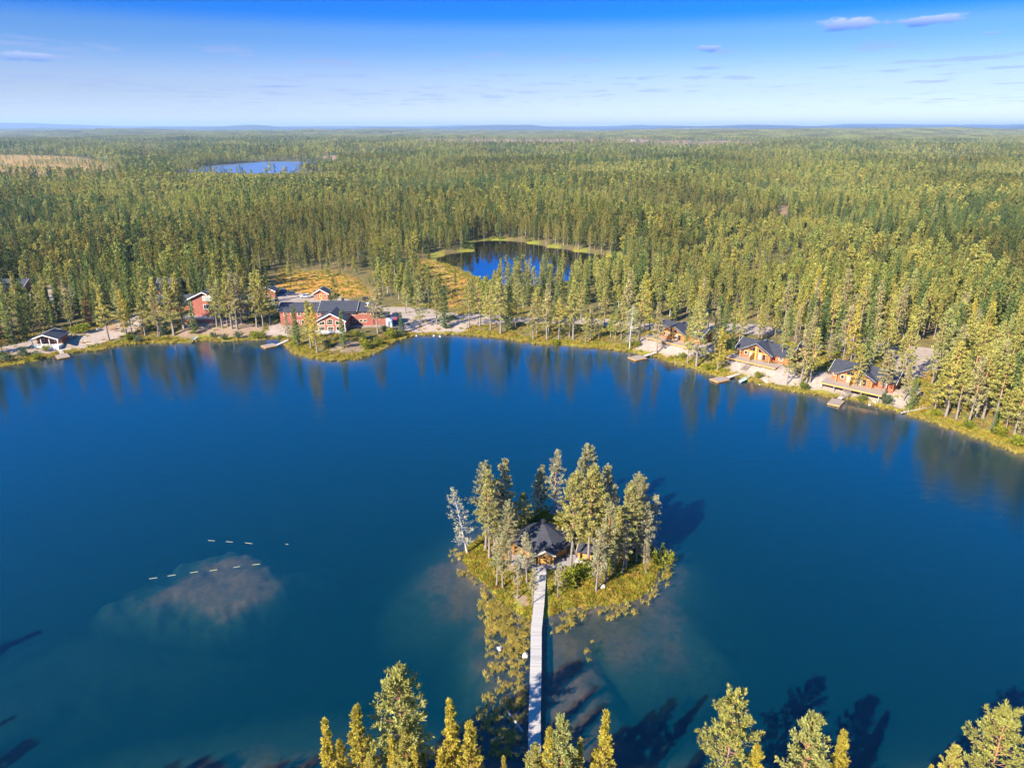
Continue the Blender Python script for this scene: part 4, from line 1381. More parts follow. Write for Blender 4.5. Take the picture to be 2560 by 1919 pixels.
def build_forest():
    src = make_lods()
    pts, yaw, scl, idx = [], [], [], []
    pos = scatter_positions()
    indiv = {0: [], 1: [], 2: []}
    cap = {0: 300 - 214, 1: 215, 2: 190}
    for gi, (lod, X, Y, Z, R, hh, kind) in enumerate(pos):
        take = np.zeros(len(X), bool)
        if lod == 'A':
            u, v = to_px(X, Y, Z)
            inside = (u > 0) & (u < 2560) & (v < 1300)
            for kd in (0, 1, 2):
                c = np.where((kind == kd) & inside)[0]
                c = c[np.argsort(R[c] - hh[c] * 4)]
                room = cap[kd] - len(indiv[kd])
                c = c[:max(0, room)]
                take[c] = True
                for j in c:
                    indiv[kd].append((X[j], Y[j], Z[j], hh[j], u[j], v[j]))
        k = ~take
        X, Y, Z, hh, kind = X[k], Y[k], Z[k], hh[k], kind[k]
        n = len(X)
        pts.append(np.stack([X, Y, Z - .1], -1))
        yaw.append(rng.uniform(0, 6.283, n))
        if lod == 'D':
            idx.append(np.array(LODS['D'])[rng.integers(0, 4, n)])
            s = rng.uniform(.85, 1.2, n)
            scl.append(np.stack([s * 1.1, s * 1.1, s], -1))
        else:
            ii = np.zeros(n, int)
            for kd, key in enumerate('psb'):
                ch = np.array(LODS[key + lod])
                m = kind == kd
                ii[m] = ch[rng.integers(0, len(ch), m.sum())]
            idx.append(ii)
            s = hh / np.where(kind == 2, 10.0, 15.0)
            w = s * rng.uniform(.95, 1.35, n)
            scl.append(np.stack([w, w, s], -1))
    print('forest trees', sum(len(p) for p in pts))
    scatter_object('forest', np.vstack(pts), np.hstack(yaw), np.vstack(scl), np.hstack(idx), src, kind='stuff',
                   label='boreal forest of pine, spruce and birch reaching to the horizon', category='forest')
    meshes = {0: mid, 1: mids, 2: midb}
    for kd, (nm, cat) in enumerate((('pine_tree', 'pine'), ('spruce_tree', 'spruce'), ('birch_tree', 'birch'))):
        for (x, y, z, h, u, v) in indiv[kd]:
            j = rnd.randrange(len(meshes[kd]))
            tone = (('olive', 'yellow-green', 'grey-green', 'slim olive', 'slim grey-green', 'broad olive'), ('dark', 'narrow dark', 'broad dark'), ('light green', 'broad light green', 'slim light green'))[kd][j]
            lab = zone_label(u, v, cat, h, tone)
            place_tree(nm, meshes[kd][j], x, y, h, rnd.uniform(0, 6.28), lab, cat, lab.replace('birch standing', 'birches').replace(' standing', 's'), z - .1)


build_forest()


# ------------------------------------------------------------------ buildings
def window(parent, O, U, N, pts, fw=.12, mun=(), mat='white', glass='glass', depth=.07, name='window'):
    """outline pts (u, z) on the wall through O; mun: bars (u0, z0, u1, z1)"""
    O, U, N = Vector(O), Vector(U), Vector(N)
    Z = Vector((0, 0, 1))
    n = len(pts)
    c = (sum(p[0] for p in pts) / n, sum(p[1] for p in pts) / n)
    P = [Vector((p[0], p[1])) for p in pts]
    inner = []
    for i in range(n):
        a, b, d = P[i - 1], P[i], P[(i + 1) % n]
        e1, e2 = (b - a).normalized(), (d - b).normalized()
        n1, n2 = Vector((-e1.y, e1.x)), Vector((-e2.y, e2.x))
        ctr = Vector(c)
        if n1.dot(ctr - b) < 0: n1 = -n1
        if n2.dot(ctr - b) < 0: n2 = -n2
        m = (n1 + n2)
        inner.append(b + m * (fw / max(.3, 1 + n1.dot(n2))))
    def W(p, d):
        return O + U * p[0] + Z * p[1] + N * d
    mb = MB()
    vs = [W(p, -.02) for p in P] + [W(p, depth) for p in P] + [W(p, depth) for p in inner] + [W(p, -.02) for p in inner]
    fs = []
    for i in range(n):
        j = (i + 1) % n
        fs += [(i, j, n + j, n + i), (n + i, n + j, 2 * n + j, 2 * n + i), (2 * n + i, 2 * n + j, 3 * n + j, 3 * n + i)]
    mb.add(vs, fs)
    for (u0, z0, u1, z1) in mun:
        q = [(u0, z0), (u1, z0), (u1, z1), (u0, z1)]
        mb.add([W(p, .0) for p in q] + [W(p, depth * .8) for p in q], [(0, 1, 2, 3), (4, 5, 6, 7), (0, 1, 5, 4), (1, 2, 6, 5), (2, 3, 7, 6), (3, 0, 4, 7)])
    f = mb.build(name, M[mat], parent)
    g = MB().add([W(p, .015) for p in inner] + [W(p, .03) for p in inner], [tuple(range(n)), tuple(range(n, 2 * n))] + [(i, (i + 1) % n, n + (i + 1) % n, n + i) for i in range(n)])
    g.build('pane', M[glass], f)
    return f


def rect(u0, u1, z0, z1):
    return [(u0, z0), (u1, z0), (u1, z1), (u0, z1)]


def bars(u0, u1, z0, z1, nu, nz, t=.05):
    r = [(u0 + (u1 - u0) * k / nu - t / 2, z0, u0 + (u1 - u0) * k / nu + t / 2, z1) for k in range(1, nu)]
    return r + [(u0, z0 + (z1 - z0) * k / nz - t / 2, u1, z0 + (z1 - z0) * k / nz + t / 2) for k in range(1, nz)]


def gable(parent, x0, x1, y0, y1, z0, eave, ridge, axis='x', over=.55, wall='red', roof='roof', fascia='white', walls=True, apex=None, ends=(1, 1)):
    if axis == 'x':
        a0, a1, b0, b1 = y0, y1, x0, x1
    else:
        a0, a1, b0, b1 = x0, x1, y0, y1
    am = (a0 + a1) / 2 if apex is None else apex
    if walls:
        MB().prism([(a0, z0), (a1, z0), (a1, eave), (am, ridge), (a0, eave)], b0, b1, axis).build('wall', M[wall], parent)
    sl, sr = (ridge - eave) / (am - a0), (ridge - eave) / (a1 - am)
    t = .2
    low = [(a0 - over, eave - over * sl + .03), (am, ridge + .03), (a1 + over, eave - over * sr + .03)]
    out = low + [(p[0], p[1] + t) for p in low[::-1]]
    r = MB().prism(out, b0 - over * ends[0], b1 + over * ends[1], axis).build('roof', M[roof], parent)
    fl = [(p[0], p[1] - .12) for p in low]
    fo = fl + [(p[0], p[1] + t + .04) for p in low[::-1]]
    for k, (q0, q1) in enumerate(((b0 - over - .07, b0 - over - .004), (b1 + over + .004, b1 + over + .07))):
        if ends[k]:
            MB().prism(fo, q0, q1, axis).build('fascia', M[fascia], r)
    return r


def railing(parent, x0, x1, y, z, h=1.0, step=1.4, mat='white', axis='x', solid=False):
    mb = MB()
    n = max(2, int(abs(x1 - x0) / step) + 1)
    for k in range(n):
        t = x0 + (x1 - x0) * k / (n - 1)
        if axis == 'x': mb.box(t - .05, t + .05, y - .05, y + .05, z, z + h)
        else: mb.box(y - .05, y + .05, t - .05, t + .05, z, z + h)
    for zz in (z + h, z + h * .62, z + h * .3):
        if axis == 'x': mb.box(x0, x1, y - .03, y + .03, zz - .05, zz + .05)
        else: mb.box(y - .03, y + .03, x0, x1, zz - .05, zz + .05)
    return mb.build('railing', M[mat], parent)


def on_wall(u, v, Y):
    d = ray_dir(u, v)
    t = Y / d[1]
    return d[0] * t, HCAM + d[2] * t


def win_px(parent, org, Y, u0, u1, v0, v1, nu=2, nz=1, mat='cream', glass='glass', fw=.13, name='window'):
    xa, zt = on_wall(u0, v0, Y)
    xb, zb = on_wall(u1, v1, Y)
    xa, xb, zt, zb = xa - org[0], xb - org[0], zt - org[2], zb - org[2]
    return window(parent, (0, Y - org[1], 0), (1, 0, 0), (0, -1, 0), rect(xa, xb, zb, zt), fw, bars(xa, xb, zb, zt, nu, nz), mat, glass, name=name)


def z3(x, y):
    """zoom (640,680) x5.82 to photo pixels"""
    return 640 + x / 5.82, 680 + y / 5.82


# main lodge
def build_lodge():
    org = (-66, 250, 1.4)
    t = thing('lodge', 'large red two-storey lodge with black roofs, arched front windows and white terrace', 'lodge', org)
    ox, oy, oz = org
    gable(t, -85.2 - ox, -51 - ox, 254 - oy, 263 - oy, -1.0, 5.6, 7.6, 'x', .6)
    gable(t, -70.5 - ox, -57 - ox, 253.2 - oy, 263.8 - oy, 5.0, 5.75, 8.2, 'x', .35, wall='roof')  # gable ends given the dark roof colour to stand for their shade
    gable(t, -69.2 - ox, -59.6 - ox, 245.5 - oy, 258 - oy, -1.0, 4.2, 6.7, 'y', .7, ends=(1, 0))
    MB().box(-51 - ox, -46.3 - ox, 254.3 - oy, 262 - oy, -1.0, 3.0).build('annex', M['red'], t)
    MB().box(-50.9 - ox, -46.0 - ox, 254.0 - oy, 262.3 - oy, 3.02, 3.25).build('annex_roof', M['roof'], t)
    MB().box(-85.3 - ox, -46.2 - ox, 253.9 - oy, 254.3 - oy, -1.2, .12).build('plinth', M['concrete'], t)
    mb = MB()
    for x in (-69.2, -59.6):
        mb.box(x - ox - .1, x - ox + .1, 245.4 - oy, 245.62 - oy, -.9, 4.2)
    mb.build('corner_board', M['white'], t)
    # front gable windows
    F = 245.48
    def fp(x, y):
        a, z = on_wall(*z3(x, y), F)
        return a - ox, z - oz
    def fw_(pts, nu, nz, glass='glass', name='window'):
        q = [fp(*p) for p in pts]
        us = [a for a, _ in q]; zs = [b for _, b in q]
        return window(t, (0, F - oy, 0), (1, 0, 0), (0, -1, 0), q, .16, bars(min(us), max(us), min(zs), max(zs) - .15, nu, nz, .06), 'cream', glass, name=name)
    fw_([(1028, 768), (1122, 768), (1122, 700), (1075, 676), (1028, 700)], 3, 2)
    fw_([(915, 772), (1000, 772), (1000, 703), (915, 735)], 2, 1)
    fw_([(1155, 768), (1262, 768), (1262, 735), (1155, 702)], 2, 1)
    fw_([(915, 852), (1005, 852), (1005, 788), (915, 788)], 3, 1)
    fw_([(1165, 852), (1265, 852), (1265, 788), (1165, 788)], 2, 1)
    fw_([(1040, 876), (1135, 876), (1135, 792), (1040, 792)], 4, 2, name='terrace_door')
    # side windows of the front wing
    for y in (247, 249.4, 251.6):
        window(t, (-59.6 - ox, y - oy, 0), (0, 1, 0), (1, 0, 0), rect(0, 1.5, .6, 1.9), .12, bars(0, 1.5, .6, 1.9, 2, 1), 'cream')
    # long wings
    for (a, b, c, d) in [(1395, 1445, 568, 630), (1488, 1545, 568, 606), (1556, 1612, 568, 606), (1665, 1712, 568, 628), (1398, 1452, 688, 728), (1500, 1556, 686, 728),
                         (1563, 1618, 686, 726), (398, 456, 578, 640), (498, 540, 578, 615), (600, 655, 576, 640), (690, 740, 576, 612), (885, 935, 572, 640), (420, 470, 695, 730), (600, 640, 700, 740), (760, 810, 695, 740)]:
        u0, v0 = z3(a, c); u1, v1 = z3(b, d)
        win_px(t, org, 253.98, u0, u1, v0, v1, 2, 1)
    u0, v0 = z3(655, 697); u1, v1 = z3(712, 790)
    win_px(t, org, 253.98, u0, u1, v0, v1, 1, 2, name='glass_door')
    # terrace
    MB().box(-69.8 - ox, -59.2 - ox, 242.0 - oy, 245.4 - oy, .25, .42).build('terrace', M['deck'], t)
    MB().box(-69.6 - ox, -59.4 - ox, 242.2 - oy, 245.3 - oy, -1.2, .25).build('terrace_base', M['concrete'], t)
    railing(t, -69.7 - ox, -59.3 - ox, 242.1 - oy, .42)
    railing(t, 242.1 - oy, 245.3 - oy, -59.3 - ox, .42, axis='y')
    # roof vent pipe and chimney
    MB().tube([(-53.2 - ox, 256.5 - oy, 6.2), (-53.2 - ox, 256.5 - oy, 8.0)], .16, 8).build('vent_pipe', M['white'], t)
    MB().box(-53.8 - ox, -52.6 - ox, 256.3 - oy, 256.7 - oy, 7.9, 8.1).build('vent_cap', M['white'], t)
    MB().box(-63.5 - ox, -62.7 - ox, 259.6 - oy, 260.4 - oy, 7.2, 9.1).build('chimney', M['dark'], t)


build_lodge()


def build_hotel():
    org = (-118, 266, 4.0)
    ox, oy, oz = org
    t = thing('long_red_building', 'long low red building with a two-storey glazed tower block behind lakeside pines', 'building', org)
    gable(t, -136.5 - ox, -100.6 - ox, 265.3 - oy, 274.5 - oy, -2.5, 3.0, 5.4, 'x', .6)
    MB().box(-136.6 - ox, -100.5 - ox, 265.15 - oy, 265.32 - oy, -2.5, .25).build('plinth', M['concrete'], t)
    gable(t, -118.6 - ox, -108.9 - ox, 257.2 - oy, 270 - oy, -3.5, 7.0, 9.2, 'y', .9, ends=(1, 0))
    Y = 257.15
    win_px(t, org, Y, 505, 531, 740, 752, 4, 1, 'white', 'curtain')
    win_px(t, org, Y, 508, 534, 761, 773, 4, 1, 'white', 'glass')
    win_px(t, org, Y, 540, 556, 740, 752, 3, 1, 'white', 'glass')
    win_px(t, org, Y, 540, 556, 761, 773, 3, 1, 'white', 'glass')
    for (u0, u1, v0, v1) in [(396, 408, 758, 768), (411, 424, 759, 769), (436, 447, 759, 769), (455, 464, 759, 769), (568, 576, 757, 767), (595, 605, 757, 767), (606, 615, 757, 767), (480, 490, 759, 769)]:
        win_px(t, org, 265.25, u0, u1, v0, v1, 1, 1)
    # raised terrace on a red retaining wall
    MB().box(-119.6 - ox, -109.2 - ox, 252.8 - oy, 257.0 - oy, -3.5, .15).build('retaining_wall', M['red'], t)
    MB().box(-119.8 - ox, -109.0 - ox, 252.6 - oy, 257.1 - oy, .16, .36).build('terrace', M['deck'], t)
    railing(t, -119.7 - ox, -109.1 - ox, 252.7 - oy, .36)
    railing(t, 252.7 - oy, 257 - oy, -119.7 - ox, .36, axis='y')
    # balcony corner posts
    mb = MB()
    for x in (-118.6, -108.9):
        mb.box(x - ox - .12, x - ox + .12, 257.0 - oy, 257.25 - oy, .3, 7.0)
    mb.build('corner_board', M['white'], t)
    MB().box(-112.5 - ox, -111.7 - ox, 268 - oy, 268.8 - oy, 7.5, 10.2).build('chimney', M['dark'], t)


build_hotel()


def simple_house(name, label, cat, x, y, z, w, d, h, r, axis='x', rz=0, wall='red', wins=(), door=None, over=.5):
    t = thing(name, label, cat, (x, y, z), rz)
    gable(t, -w / 2, w / 2, 0, d, -1.2, h, r, axis, over, wall=wall)
    for (u0, u1, z0, z1) in wins:
        window(t, (0, -.02, 0), (1, 0, 0), (0, -1, 0), rect(u0, u1, z0, z1), .14, bars(u0, u1, z0, z1, 2, 1), 'cream')
    if door:
        u0, u1, z0, z1 = door
        dd = MB().box(u0, u1, -.08, -.004, z0, z1).build('door', M['pineplain'], t)
        MB().box(u0 - .1, u1 + .1, -.05, -.003, z0, z1 + .1).build('door_frame', M['cream'], dd)
        MB().box(u0 + .3, u1 - .3, -.1, -.081, z1 - .9, z1 - .35).build('door_window', M['glass'], dd)
    return t


g0 = lambda x, y: float(ground_z(np.array([float(x)]), np.array([float(y)]))[0])
c = simple_house('red_cabin', 'small red cabin with a wooden door beside the parked cars', 'cabin', -80.8, 295.3, g0(-80.8, 297), 6.0, 5.2, 2.6, 4.3, 'y', wall='log',
                 wins=[(-2.5, -1.3, .9, 2.1), (1.3, 2.5, .9, 2.1)], door=(-.5, .5, .1, 2.2), over=.7)
MB().box(-3.2, 3.2, -1.3, -.02, -1, .08).build('porch', M['deckwarm'], c)
MB().box(-2.6, -.9, -.7, -.3, .12, .55).build('bench', M['orange_wood'], c)
p = at(418, 731, 5)
c = simple_house('red_house', 'red house with a steep black roof behind the long red building', 'house', p.x, p.y, g0(p.x, p.y) - .3, 9, 8, 3.0, 6.8, 'x', wall='log',
                 wins=[(-3.2, -2.2, 1, 2.2), (-1, 0, 1, 2.2)])
gable(c, 1.0, 3.6, -1.2, 3, -.5, 2.7, 4.6, 'y', .35, wall='log', ends=(1, 0))
window(c, (2.3, -1.22, 0), (1, 0, 0), (0, -1, 0), rect(-.5, .5, .9, 2.1), .12, (), 'cream')
p = at(20, 722, 4)
simple_house('blue_roofed_house', 'house with a dark blue roof at the left frame edge', 'house', p.x - 2, p.y, g0(p.x, p.y), 17, 9, 3.0, 5.6, 'x', wins=[(-5, -4, 1, 2.2), (-1, 0, 1, 2.2), (4, 5, 1, 2.2)])
p = at(655, 762, 2.5)
simple_house('red_shed', 'dark red shed partly behind pines left of the parked cars', 'shed', at(668, 745, 2).x, at(668, 745, 2).y, 1.8, 7, 5, 3.2, 4.8, 'y', wins=[(-1, 1, 1, 2.2)])


# lakeside shelter at left
def build_shelter():
    a = at(86, 866, 1.3); b = at(146, 868, 1.3)
    x, y = (a.x + b.x) / 2, (a.y + b.y) / 2
    t = thing('lakeside_shelter', 'grey-roofed open lakeside shelter with white posts and deck at left', 'shelter', (x, y, g0(x, y + 3)), .10)
    MB().box(-4.0, 4.0, 2.6, 7.0, -1, 2.5).build('wall', M['logdark'], t)
    MB().box(-4.3, 4.3, -1.0, 2.58, -.9, .25).build('deck', M['white'], t)
    gable(t, -4.2, 4.2, -.4, 7.2, 2.4, 2.6, 4.1, 'y', .5, wall='logdark', walls=False)
    MB().prism([(-4.0, 2.5), (4.0, 2.5), (0, 3.95)], 2.7, 7.0, 'y').build('gable_wall', M['logdark'], t)
    for xx in (-4.0, -1.2, 1.4, 4.0):
        MB().box(xx - .1, xx + .1, -.3, -.1, .25, 2.62).build('post', M['white'], t)
    railing(t, -4.1, 1.2, -.8, .25, .9)
    window(t, (0, 2.58, 0), (1, 0, 0), (0, -1, 0), rect(-3, -1.6, .9, 2.0), .1, bars(-3, -1.6, .9, 2.0, 2, 1), 'white')
    window(t, (0, 2.58, 0), (1, 0, 0), (0, -1, 0), rect(1.6, 3.0, .9, 2.0), .1, bars(1.6, 3, .9, 2.0, 2, 1), 'white')


build_shelter()


# the three log cabins
def build_cabin(k, dx, label):
    a, b, d, z = CABIN_SPOTS[k]
    rz = math.atan2(d.y, d.x)
    t = thing('log_cabin', label, 'cabin', (a.x, a.y, z), rz, 'log cabins on the right shore')
    X = lambda v: v + dx
    gable(t, X(-2), X(14.4), 5.8, 13.4, -2.6, 2.5, 4.5, 'x', .7, wall='log')
    # glazed front gable with a deep porch roof
    gable(t, X(.0), X(9.6), 4.4, 10.8, -2.0, 2.3, 4.95, 'y', .8, wall='log', ends=(1.6, 0))
    xm = X(4.8)
    F = 4.37
    for (u0, u1, gl) in ((X(.9), X(1.9), 'glass'), (X(2.5), X(3.5), 'curtain'), (X(3.6), X(4.4), 'glass'), (X(5.4), X(6.6), 'curtain'), (X(6.75), X(7.9), 'glass')):
        z0 = .9 if u1 < X(2) else .1
        window(t, (0, F, 0), (1, 0, 0), (0, -1, 0), rect(u0, u1, z0, 2.05), .1, (), 'pineplain' if z0 < .5 else 'cream', gl)
    for pts in ([(X(2.3), 2.35), (X(4.4), 2.35), (X(4.4), 4.0), (X(2.3), 3.0)], [(X(5.3), 2.35), (X(7.6), 2.35), (X(5.3), 3.9)]):
        us = [p_[0] for p_ in pts]
        window(t, (0, F, 0), (1, 0, 0), (0, -1, 0), pts, .1, [((us[0] + us[1]) / 2 - .04, 2.35, (us[0] + us[1]) / 2 + .04, 3.0)], 'pineplain', 'glass')
    MB().box(X(.3), X(9.3), F - .12, F - .002, 2.08, 2.32).build('tie_beam', M['pineplain'], t)
    MB().box(xm - .28, xm + .28, F - .3, F - .003, 0, 4.1).build('king_post', M['pineplain'], t)
    for xx in (X(.0), X(9.4)):
        MB().tube([(xx, 3.5, -.1), (xx, 3.5, 2.05)], .13, 8).build('post', M['pineplain'], t)
    # privacy screen
    MB().prism([(1.2, 0), (4.3, 0), (4.3, 2.0), (3.0, 2.0), (1.2, 1.45)], xm - .55, xm - .47, 'x').build('privacy_screen', M['pineplain'], t)
    # wing windows
    window(t, (0, 5.78, 0), (1, 0, 0), (0, -1, 0), rect(X(11.4), X(12.7), .8, 2.05), .13, bars(X(11.4), X(12.7), .8, 2.05, 2, 2), 'cream')
    window(t, (0, 5.78, 0), (1, 0, 0), (0, -1, 0), rect(X(-1.6), X(-.7), 1.0, 2.0), .12, (), 'cream')
    window(t, (X(14.4), 9, 0), (0, 1, 0), (1, 0, 0), rect(0, 1.3, .9, 2.0), .12, (), 'cream')
    # deck with joist edge and stair to the lake
    MB().box(X(-3.0), X(13.2), .0, 5.75, -.18, 0).build('deck', M['deckwarm'], t)
    MB().box(X(-3.05), X(13.25), -.06, -.004, -.34, .02).build('deck_edge', M['pineplain'], t)
    for xx in (-2.5, .8, 8.0, 12.5):
        MB().box(X(xx) - .09, X(xx) + .09, .1, .28, -2.4, -.18).build('deck_post', M['deck'], t)
    mb = MB()
    for i in range(7):
        mb.box(X(3.6), X(5.4), -.36 * (i + 1), -.36 * i - .04, -.27 * (i + 1), -.27 * (i + 1) + .06)
    st = mb.build('stair', M['deckwarm'], t)
    for xx in (X(3.5), X(5.45)):
        MB().add([(xx, 0, -.3), (xx + .07, 0, -.3), (xx + .07, -2.6, -2.15), (xx, -2.6, -2.15), (xx, 0, -.02), (xx + .07, 0, -.02), (xx + .07, -2.6, -1.85), (xx, -2.6, -1.85)],
                 [(0, 3, 2, 1), (4, 5, 6, 7), (0, 1, 5, 4), (1, 2, 6, 5), (2, 3, 7, 6), (3, 0, 4, 7)]).build('stringer', M['deckwarm'], st)
    # terrace table set and chimneys
    for (cx_, cy_) in ((X(5.2), 8.6), (X(7.0), 9.4)):
        ch = MB().box(cx_ - .3, cx_ + .3, cy_ - .3, cy_ + .3, 3.0, 5.3).build('chimney', M['dark'], t)
        MB().box(cx_ - .38, cx_ + .38, cy_ - .38, cy_ + .38, 5.31, 5.42).build('chimney_cap', M['metal'], ch)
    return t


build_cabin(0, -.4, 'first log cabin from the left with a tree-shaded roof and stair to the water')
build_cabin(1, 0, 'middle log cabin with a wide clear black roof and yellow screen on the deck')
build_cabin(2, 1.5, 'third log cabin half hidden by two pines near the sandy clearing')
p = at(2010, 885, 3)
simple_house('pine_shed', 'small yellowish timber shed behind the middle log cabin', 'shed', p.x + 2, p.y + 2, g0(p.x, p.y), 5.5, 3.5, 2.3, 3.4, 'x', rz=-.78, wall='pine', wins=[(-.6, .6, .9, 1.8)])


# island hut
def build_hut():
    cx_, cy_ = 5.4, 107.6
    t = thing('island_hut', 'round timber hut with a dark pyramid roof in the middle of the island', 'hut', (cx_, cy_, .75))
    n = 8
    ang = [math.pi / 8 + k * math.pi / 4 for k in range(n)]
    def ring(r, z): return [(r * math.cos(a), r * math.sin(a), z) for a in ang]
    w = MB()
    w.add(ring(4.25, -1.0) + ring(4.25, 2.15), [tuple(range(n)), tuple(range(n, 2 * n))] + [(i, (i + 1) % n, n + (i + 1) % n, n + i) for i in range(n)])
    w.build('wall', M['pine'], t)
    for a in ang:
        MB().box(4.2 * math.cos(a) - .16, 4.2 * math.cos(a) + .16, 4.2 * math.sin(a) - .16, 4.2 * math.sin(a) + .16, -.9, 2.1).build('corner_post', M['pineplain'], t)
    # eight roof panels, each a slab
    lo, hi = ring(5.2, 1.9), ring(.45, 4.75)
    for i in range(n):
        j = (i + 1) % n
        q = [lo[i], lo[j], hi[j], hi[i]]
        up = [(p_[0], p_[1], p_[2] + .16) for p_ in q]
        MB().add(q + up, [(3, 2, 1, 0), (4, 5, 6, 7), (0, 1, 5, 4), (1, 2, 6, 5), (2, 3, 7, 6), (3, 0, 4, 7)]).build('roof_panel', M['roof'], t)
    MB().tube([(0, 0, 4.6), (0, 0, 5.3)], .42, 8).build('smoke_vent', M['dark'], t)
    MB().tube([(0, 0, 5.42), (0, 0, 5.5), (0, 0, 5.75)], [.6, .6, .1], 8).build('vent_cap', M['dark'], t)
    # entrance porch
    y0, y1 = -5.3, -2.6
    gable(t, -1.55, 1.65, y0, y1, 1.9, 1.95, 2.75, 'y', .3, walls=False, fascia='cream', ends=(1, 0))
    MB().prism([(-1.5, 1.9), (1.6, 1.9), (.05, 2.68)], -5.1, -5.0, 'y').build('porch_gable', M['pineplain'], t)
    for xx in (-1.45, -.95, 1.05, 1.55):
        MB().box(xx - .09, xx + .09, y0 + .05, y0 + .23, .1, 1.95).build('porch_post', M['pineplain'], t)
    MB().box(1.5, 1.62, y0 + .25, -3.7, .1, 1.9).build('porch_side', M['pine'], t)
    MB().box(-1.5, -1.4, y0 + .25, -3.7, .1, 1.0).build('porch_side', M['pine'], t)
    MB().box(-.95, -.5, -4.98, -4.9, .1, 1.9).build('porch_wall', M['pineplain'], t)
    MB().box(.55, 1.5, -4.98, -4.9, .1, 1.9).build('porch_wall', M['pineplain'], t)
    dr = MB().box(-.48, .53, -4.93, -4.87, .1, 1.95).build('door', M['pineplain'], t)
    MB().box(-.2, .25, -4.96, -4.935, 1.1, 1.6).build('door_window', M['glass'], dr)
    # boardwalk deck round the front: separate boards
    mb = MB()
    for k in range(30):
        x0 = -5.6 + k * .43
        f = -6.3 if -3.9 < x0 < 3.0 else (-5.2 if x0 < 0 else -5.4)
        bk = -2.2 if abs(x0) > 3.8 else -3.0
        if x0 > 5.2: f, bk = -5.0, -3.0
        mb.box(x0, x0 + .40, f, bk, -.02, .08)
    mb.build('deck', M['deck'], t)
    MB().box(-5.5, 7.2, -5.15, -3.0, -.9, -.04).build('deck_frame', M['orange_wood'], t)
    # brown terraced steps at the left side
    for k in range(4):
        MB().box(-7.3 + k * .1, -5.0, -3.6 + k * 1.15, -3.3 + k * 1.15, -.6, .10 + k * .08).build('step', M['orange_wood'], t)


build_hut()
p = Vector((12.4, 104.6, 0))
t = thing('island_shed', 'small timber shed with a dark roof right of the island hut', 'shed', (12.6, 104.3, .8), -.35)
gable(t, -1.1, 1.6, -.9, 1.6, -.6, 1.75, 2.4, 'x', .3, wall='pine', fascia='cream')
MB().box(-.3, .5, -.96, -.902, 0, 1.6).build('door', M['pineplain'], t)
MB().tube([(.9, .8, 2.1), (.9, .8, 2.9)], .1, 6).build('stove_pipe', M['orange_wood'], t)
t = thing('firewood_box', 'open grey timber frame box standing by the island deck', 'box', (11.3, 101.2, .85), -.1)
for xx in (-.75, .75):
    for yy in (-.4, .4):
        MB().box(xx - .09, xx + .09, yy - .09, yy + .09, -.3, 1.5).build('post', M['plank2'], t)
MB().box(-.9, .9, -.55, .55, 1.5, 1.62).build('lid', M['plank2'], t)
MB().box(-.7, .7, .3, .36, 0, 1.4).build('back_panel', M['orange_wood'], t)
MB().add([(-.7, -.42, .1), (-.55, -.42, .1), (.7, -.42, 1.4), (.55, -.42, 1.4), (-.7, -.36, .1), (-.55, -.36, .1), (.7, -.36, 1.4), (.55, -.36, 1.4)],
         [(0, 1, 2, 3), (7, 6, 5, 4), (0, 4, 5, 1), (1, 5, 6, 2), (2, 6, 7, 3), (3, 7, 4, 0)]).build('brace', M['plank'], t)


# footbridge of single planks
def build_bridge():
    pts = [(1336.5, 1900, 1.5), (1336.5, 1790, 1.5), (1338, 1731, 1.52), (1340, 1642, 1.55), (1340.5, 1574, 1.6), (1347, 1513, 1.65), (1352, 1420, 1.95)]
    P = [at(u, v, .60 + .25 * i / (len(pts) - 1)) for i, (u, v, _) in enumerate(pts)]
    Wd = [w for *_, w in pts]
    t = thing('footbridge', 'long pale plank footbridge leading over the water to the island', 'footbridge', (P[0].x, P[0].y, 0))
    base = P[0].copy(); base.z = 0
    mats = [M['plank'], M['plank2'], M['plank3']]
    me = []
    for m in mats:
        b = MB().box(-.5, .5, -.069, .069, -.035, .035)
        q = bpy.data.meshes.new('plank')
        q.from_pydata(b.v, [], b.f); q.materials.append(m); q.update()
        me.append(q)
    total = 0
    for i in range(len(P) - 1):
        a, b = P[i], P[i + 1]
        L = (b - a).length
        d = (b - a) / L
        rz = math.atan2(-d.x, d.y)
        n = int(round(L / .15))
        for k in range(n):
            f = (k + .5) / n
            c_ = a + (b - a) * f - base
            o = add_obj('plank', me[rnd.choice((0, 0, 1, 1, 2))], t)
            o.location = (c_.x + rnd.uniform(-.02, .02), c_.y, c_.z + rnd.uniform(-.006, .006))
            o.rotation_euler = (0, 0, rz + rnd.uniform(-.012, .012))
            o.scale = (Wd[i] + (Wd[i + 1] - Wd[i]) * f, 1, 1)
            total += 1
        for s in (-1, 1):
            off = Vector((-d.y, d.x, 0)) * s * Wd[i] * .36
            MB().tube([a - base + off + Vector((0, 0, -.12)), b - base + off + Vector((0, 0, -.12))], .07, 4).build('beam', M['wet'], t)
        nn = max(1, int(L / 3.2))
        for k in range(nn):
            c_ = a + (b - a) * ((k + .5) / nn) - base
            for s in (-1, 1):
                off = Vector((-d.y, d.x, 0)) * s * Wd[i] * .42
                MB().tube([c_ + off + Vector((0, 0, -1.9)), c_ + off + Vector((0, 0, .02))], .07, 6).build('pile', M['wet'], t)
    print('planks', total)


build_bridge()


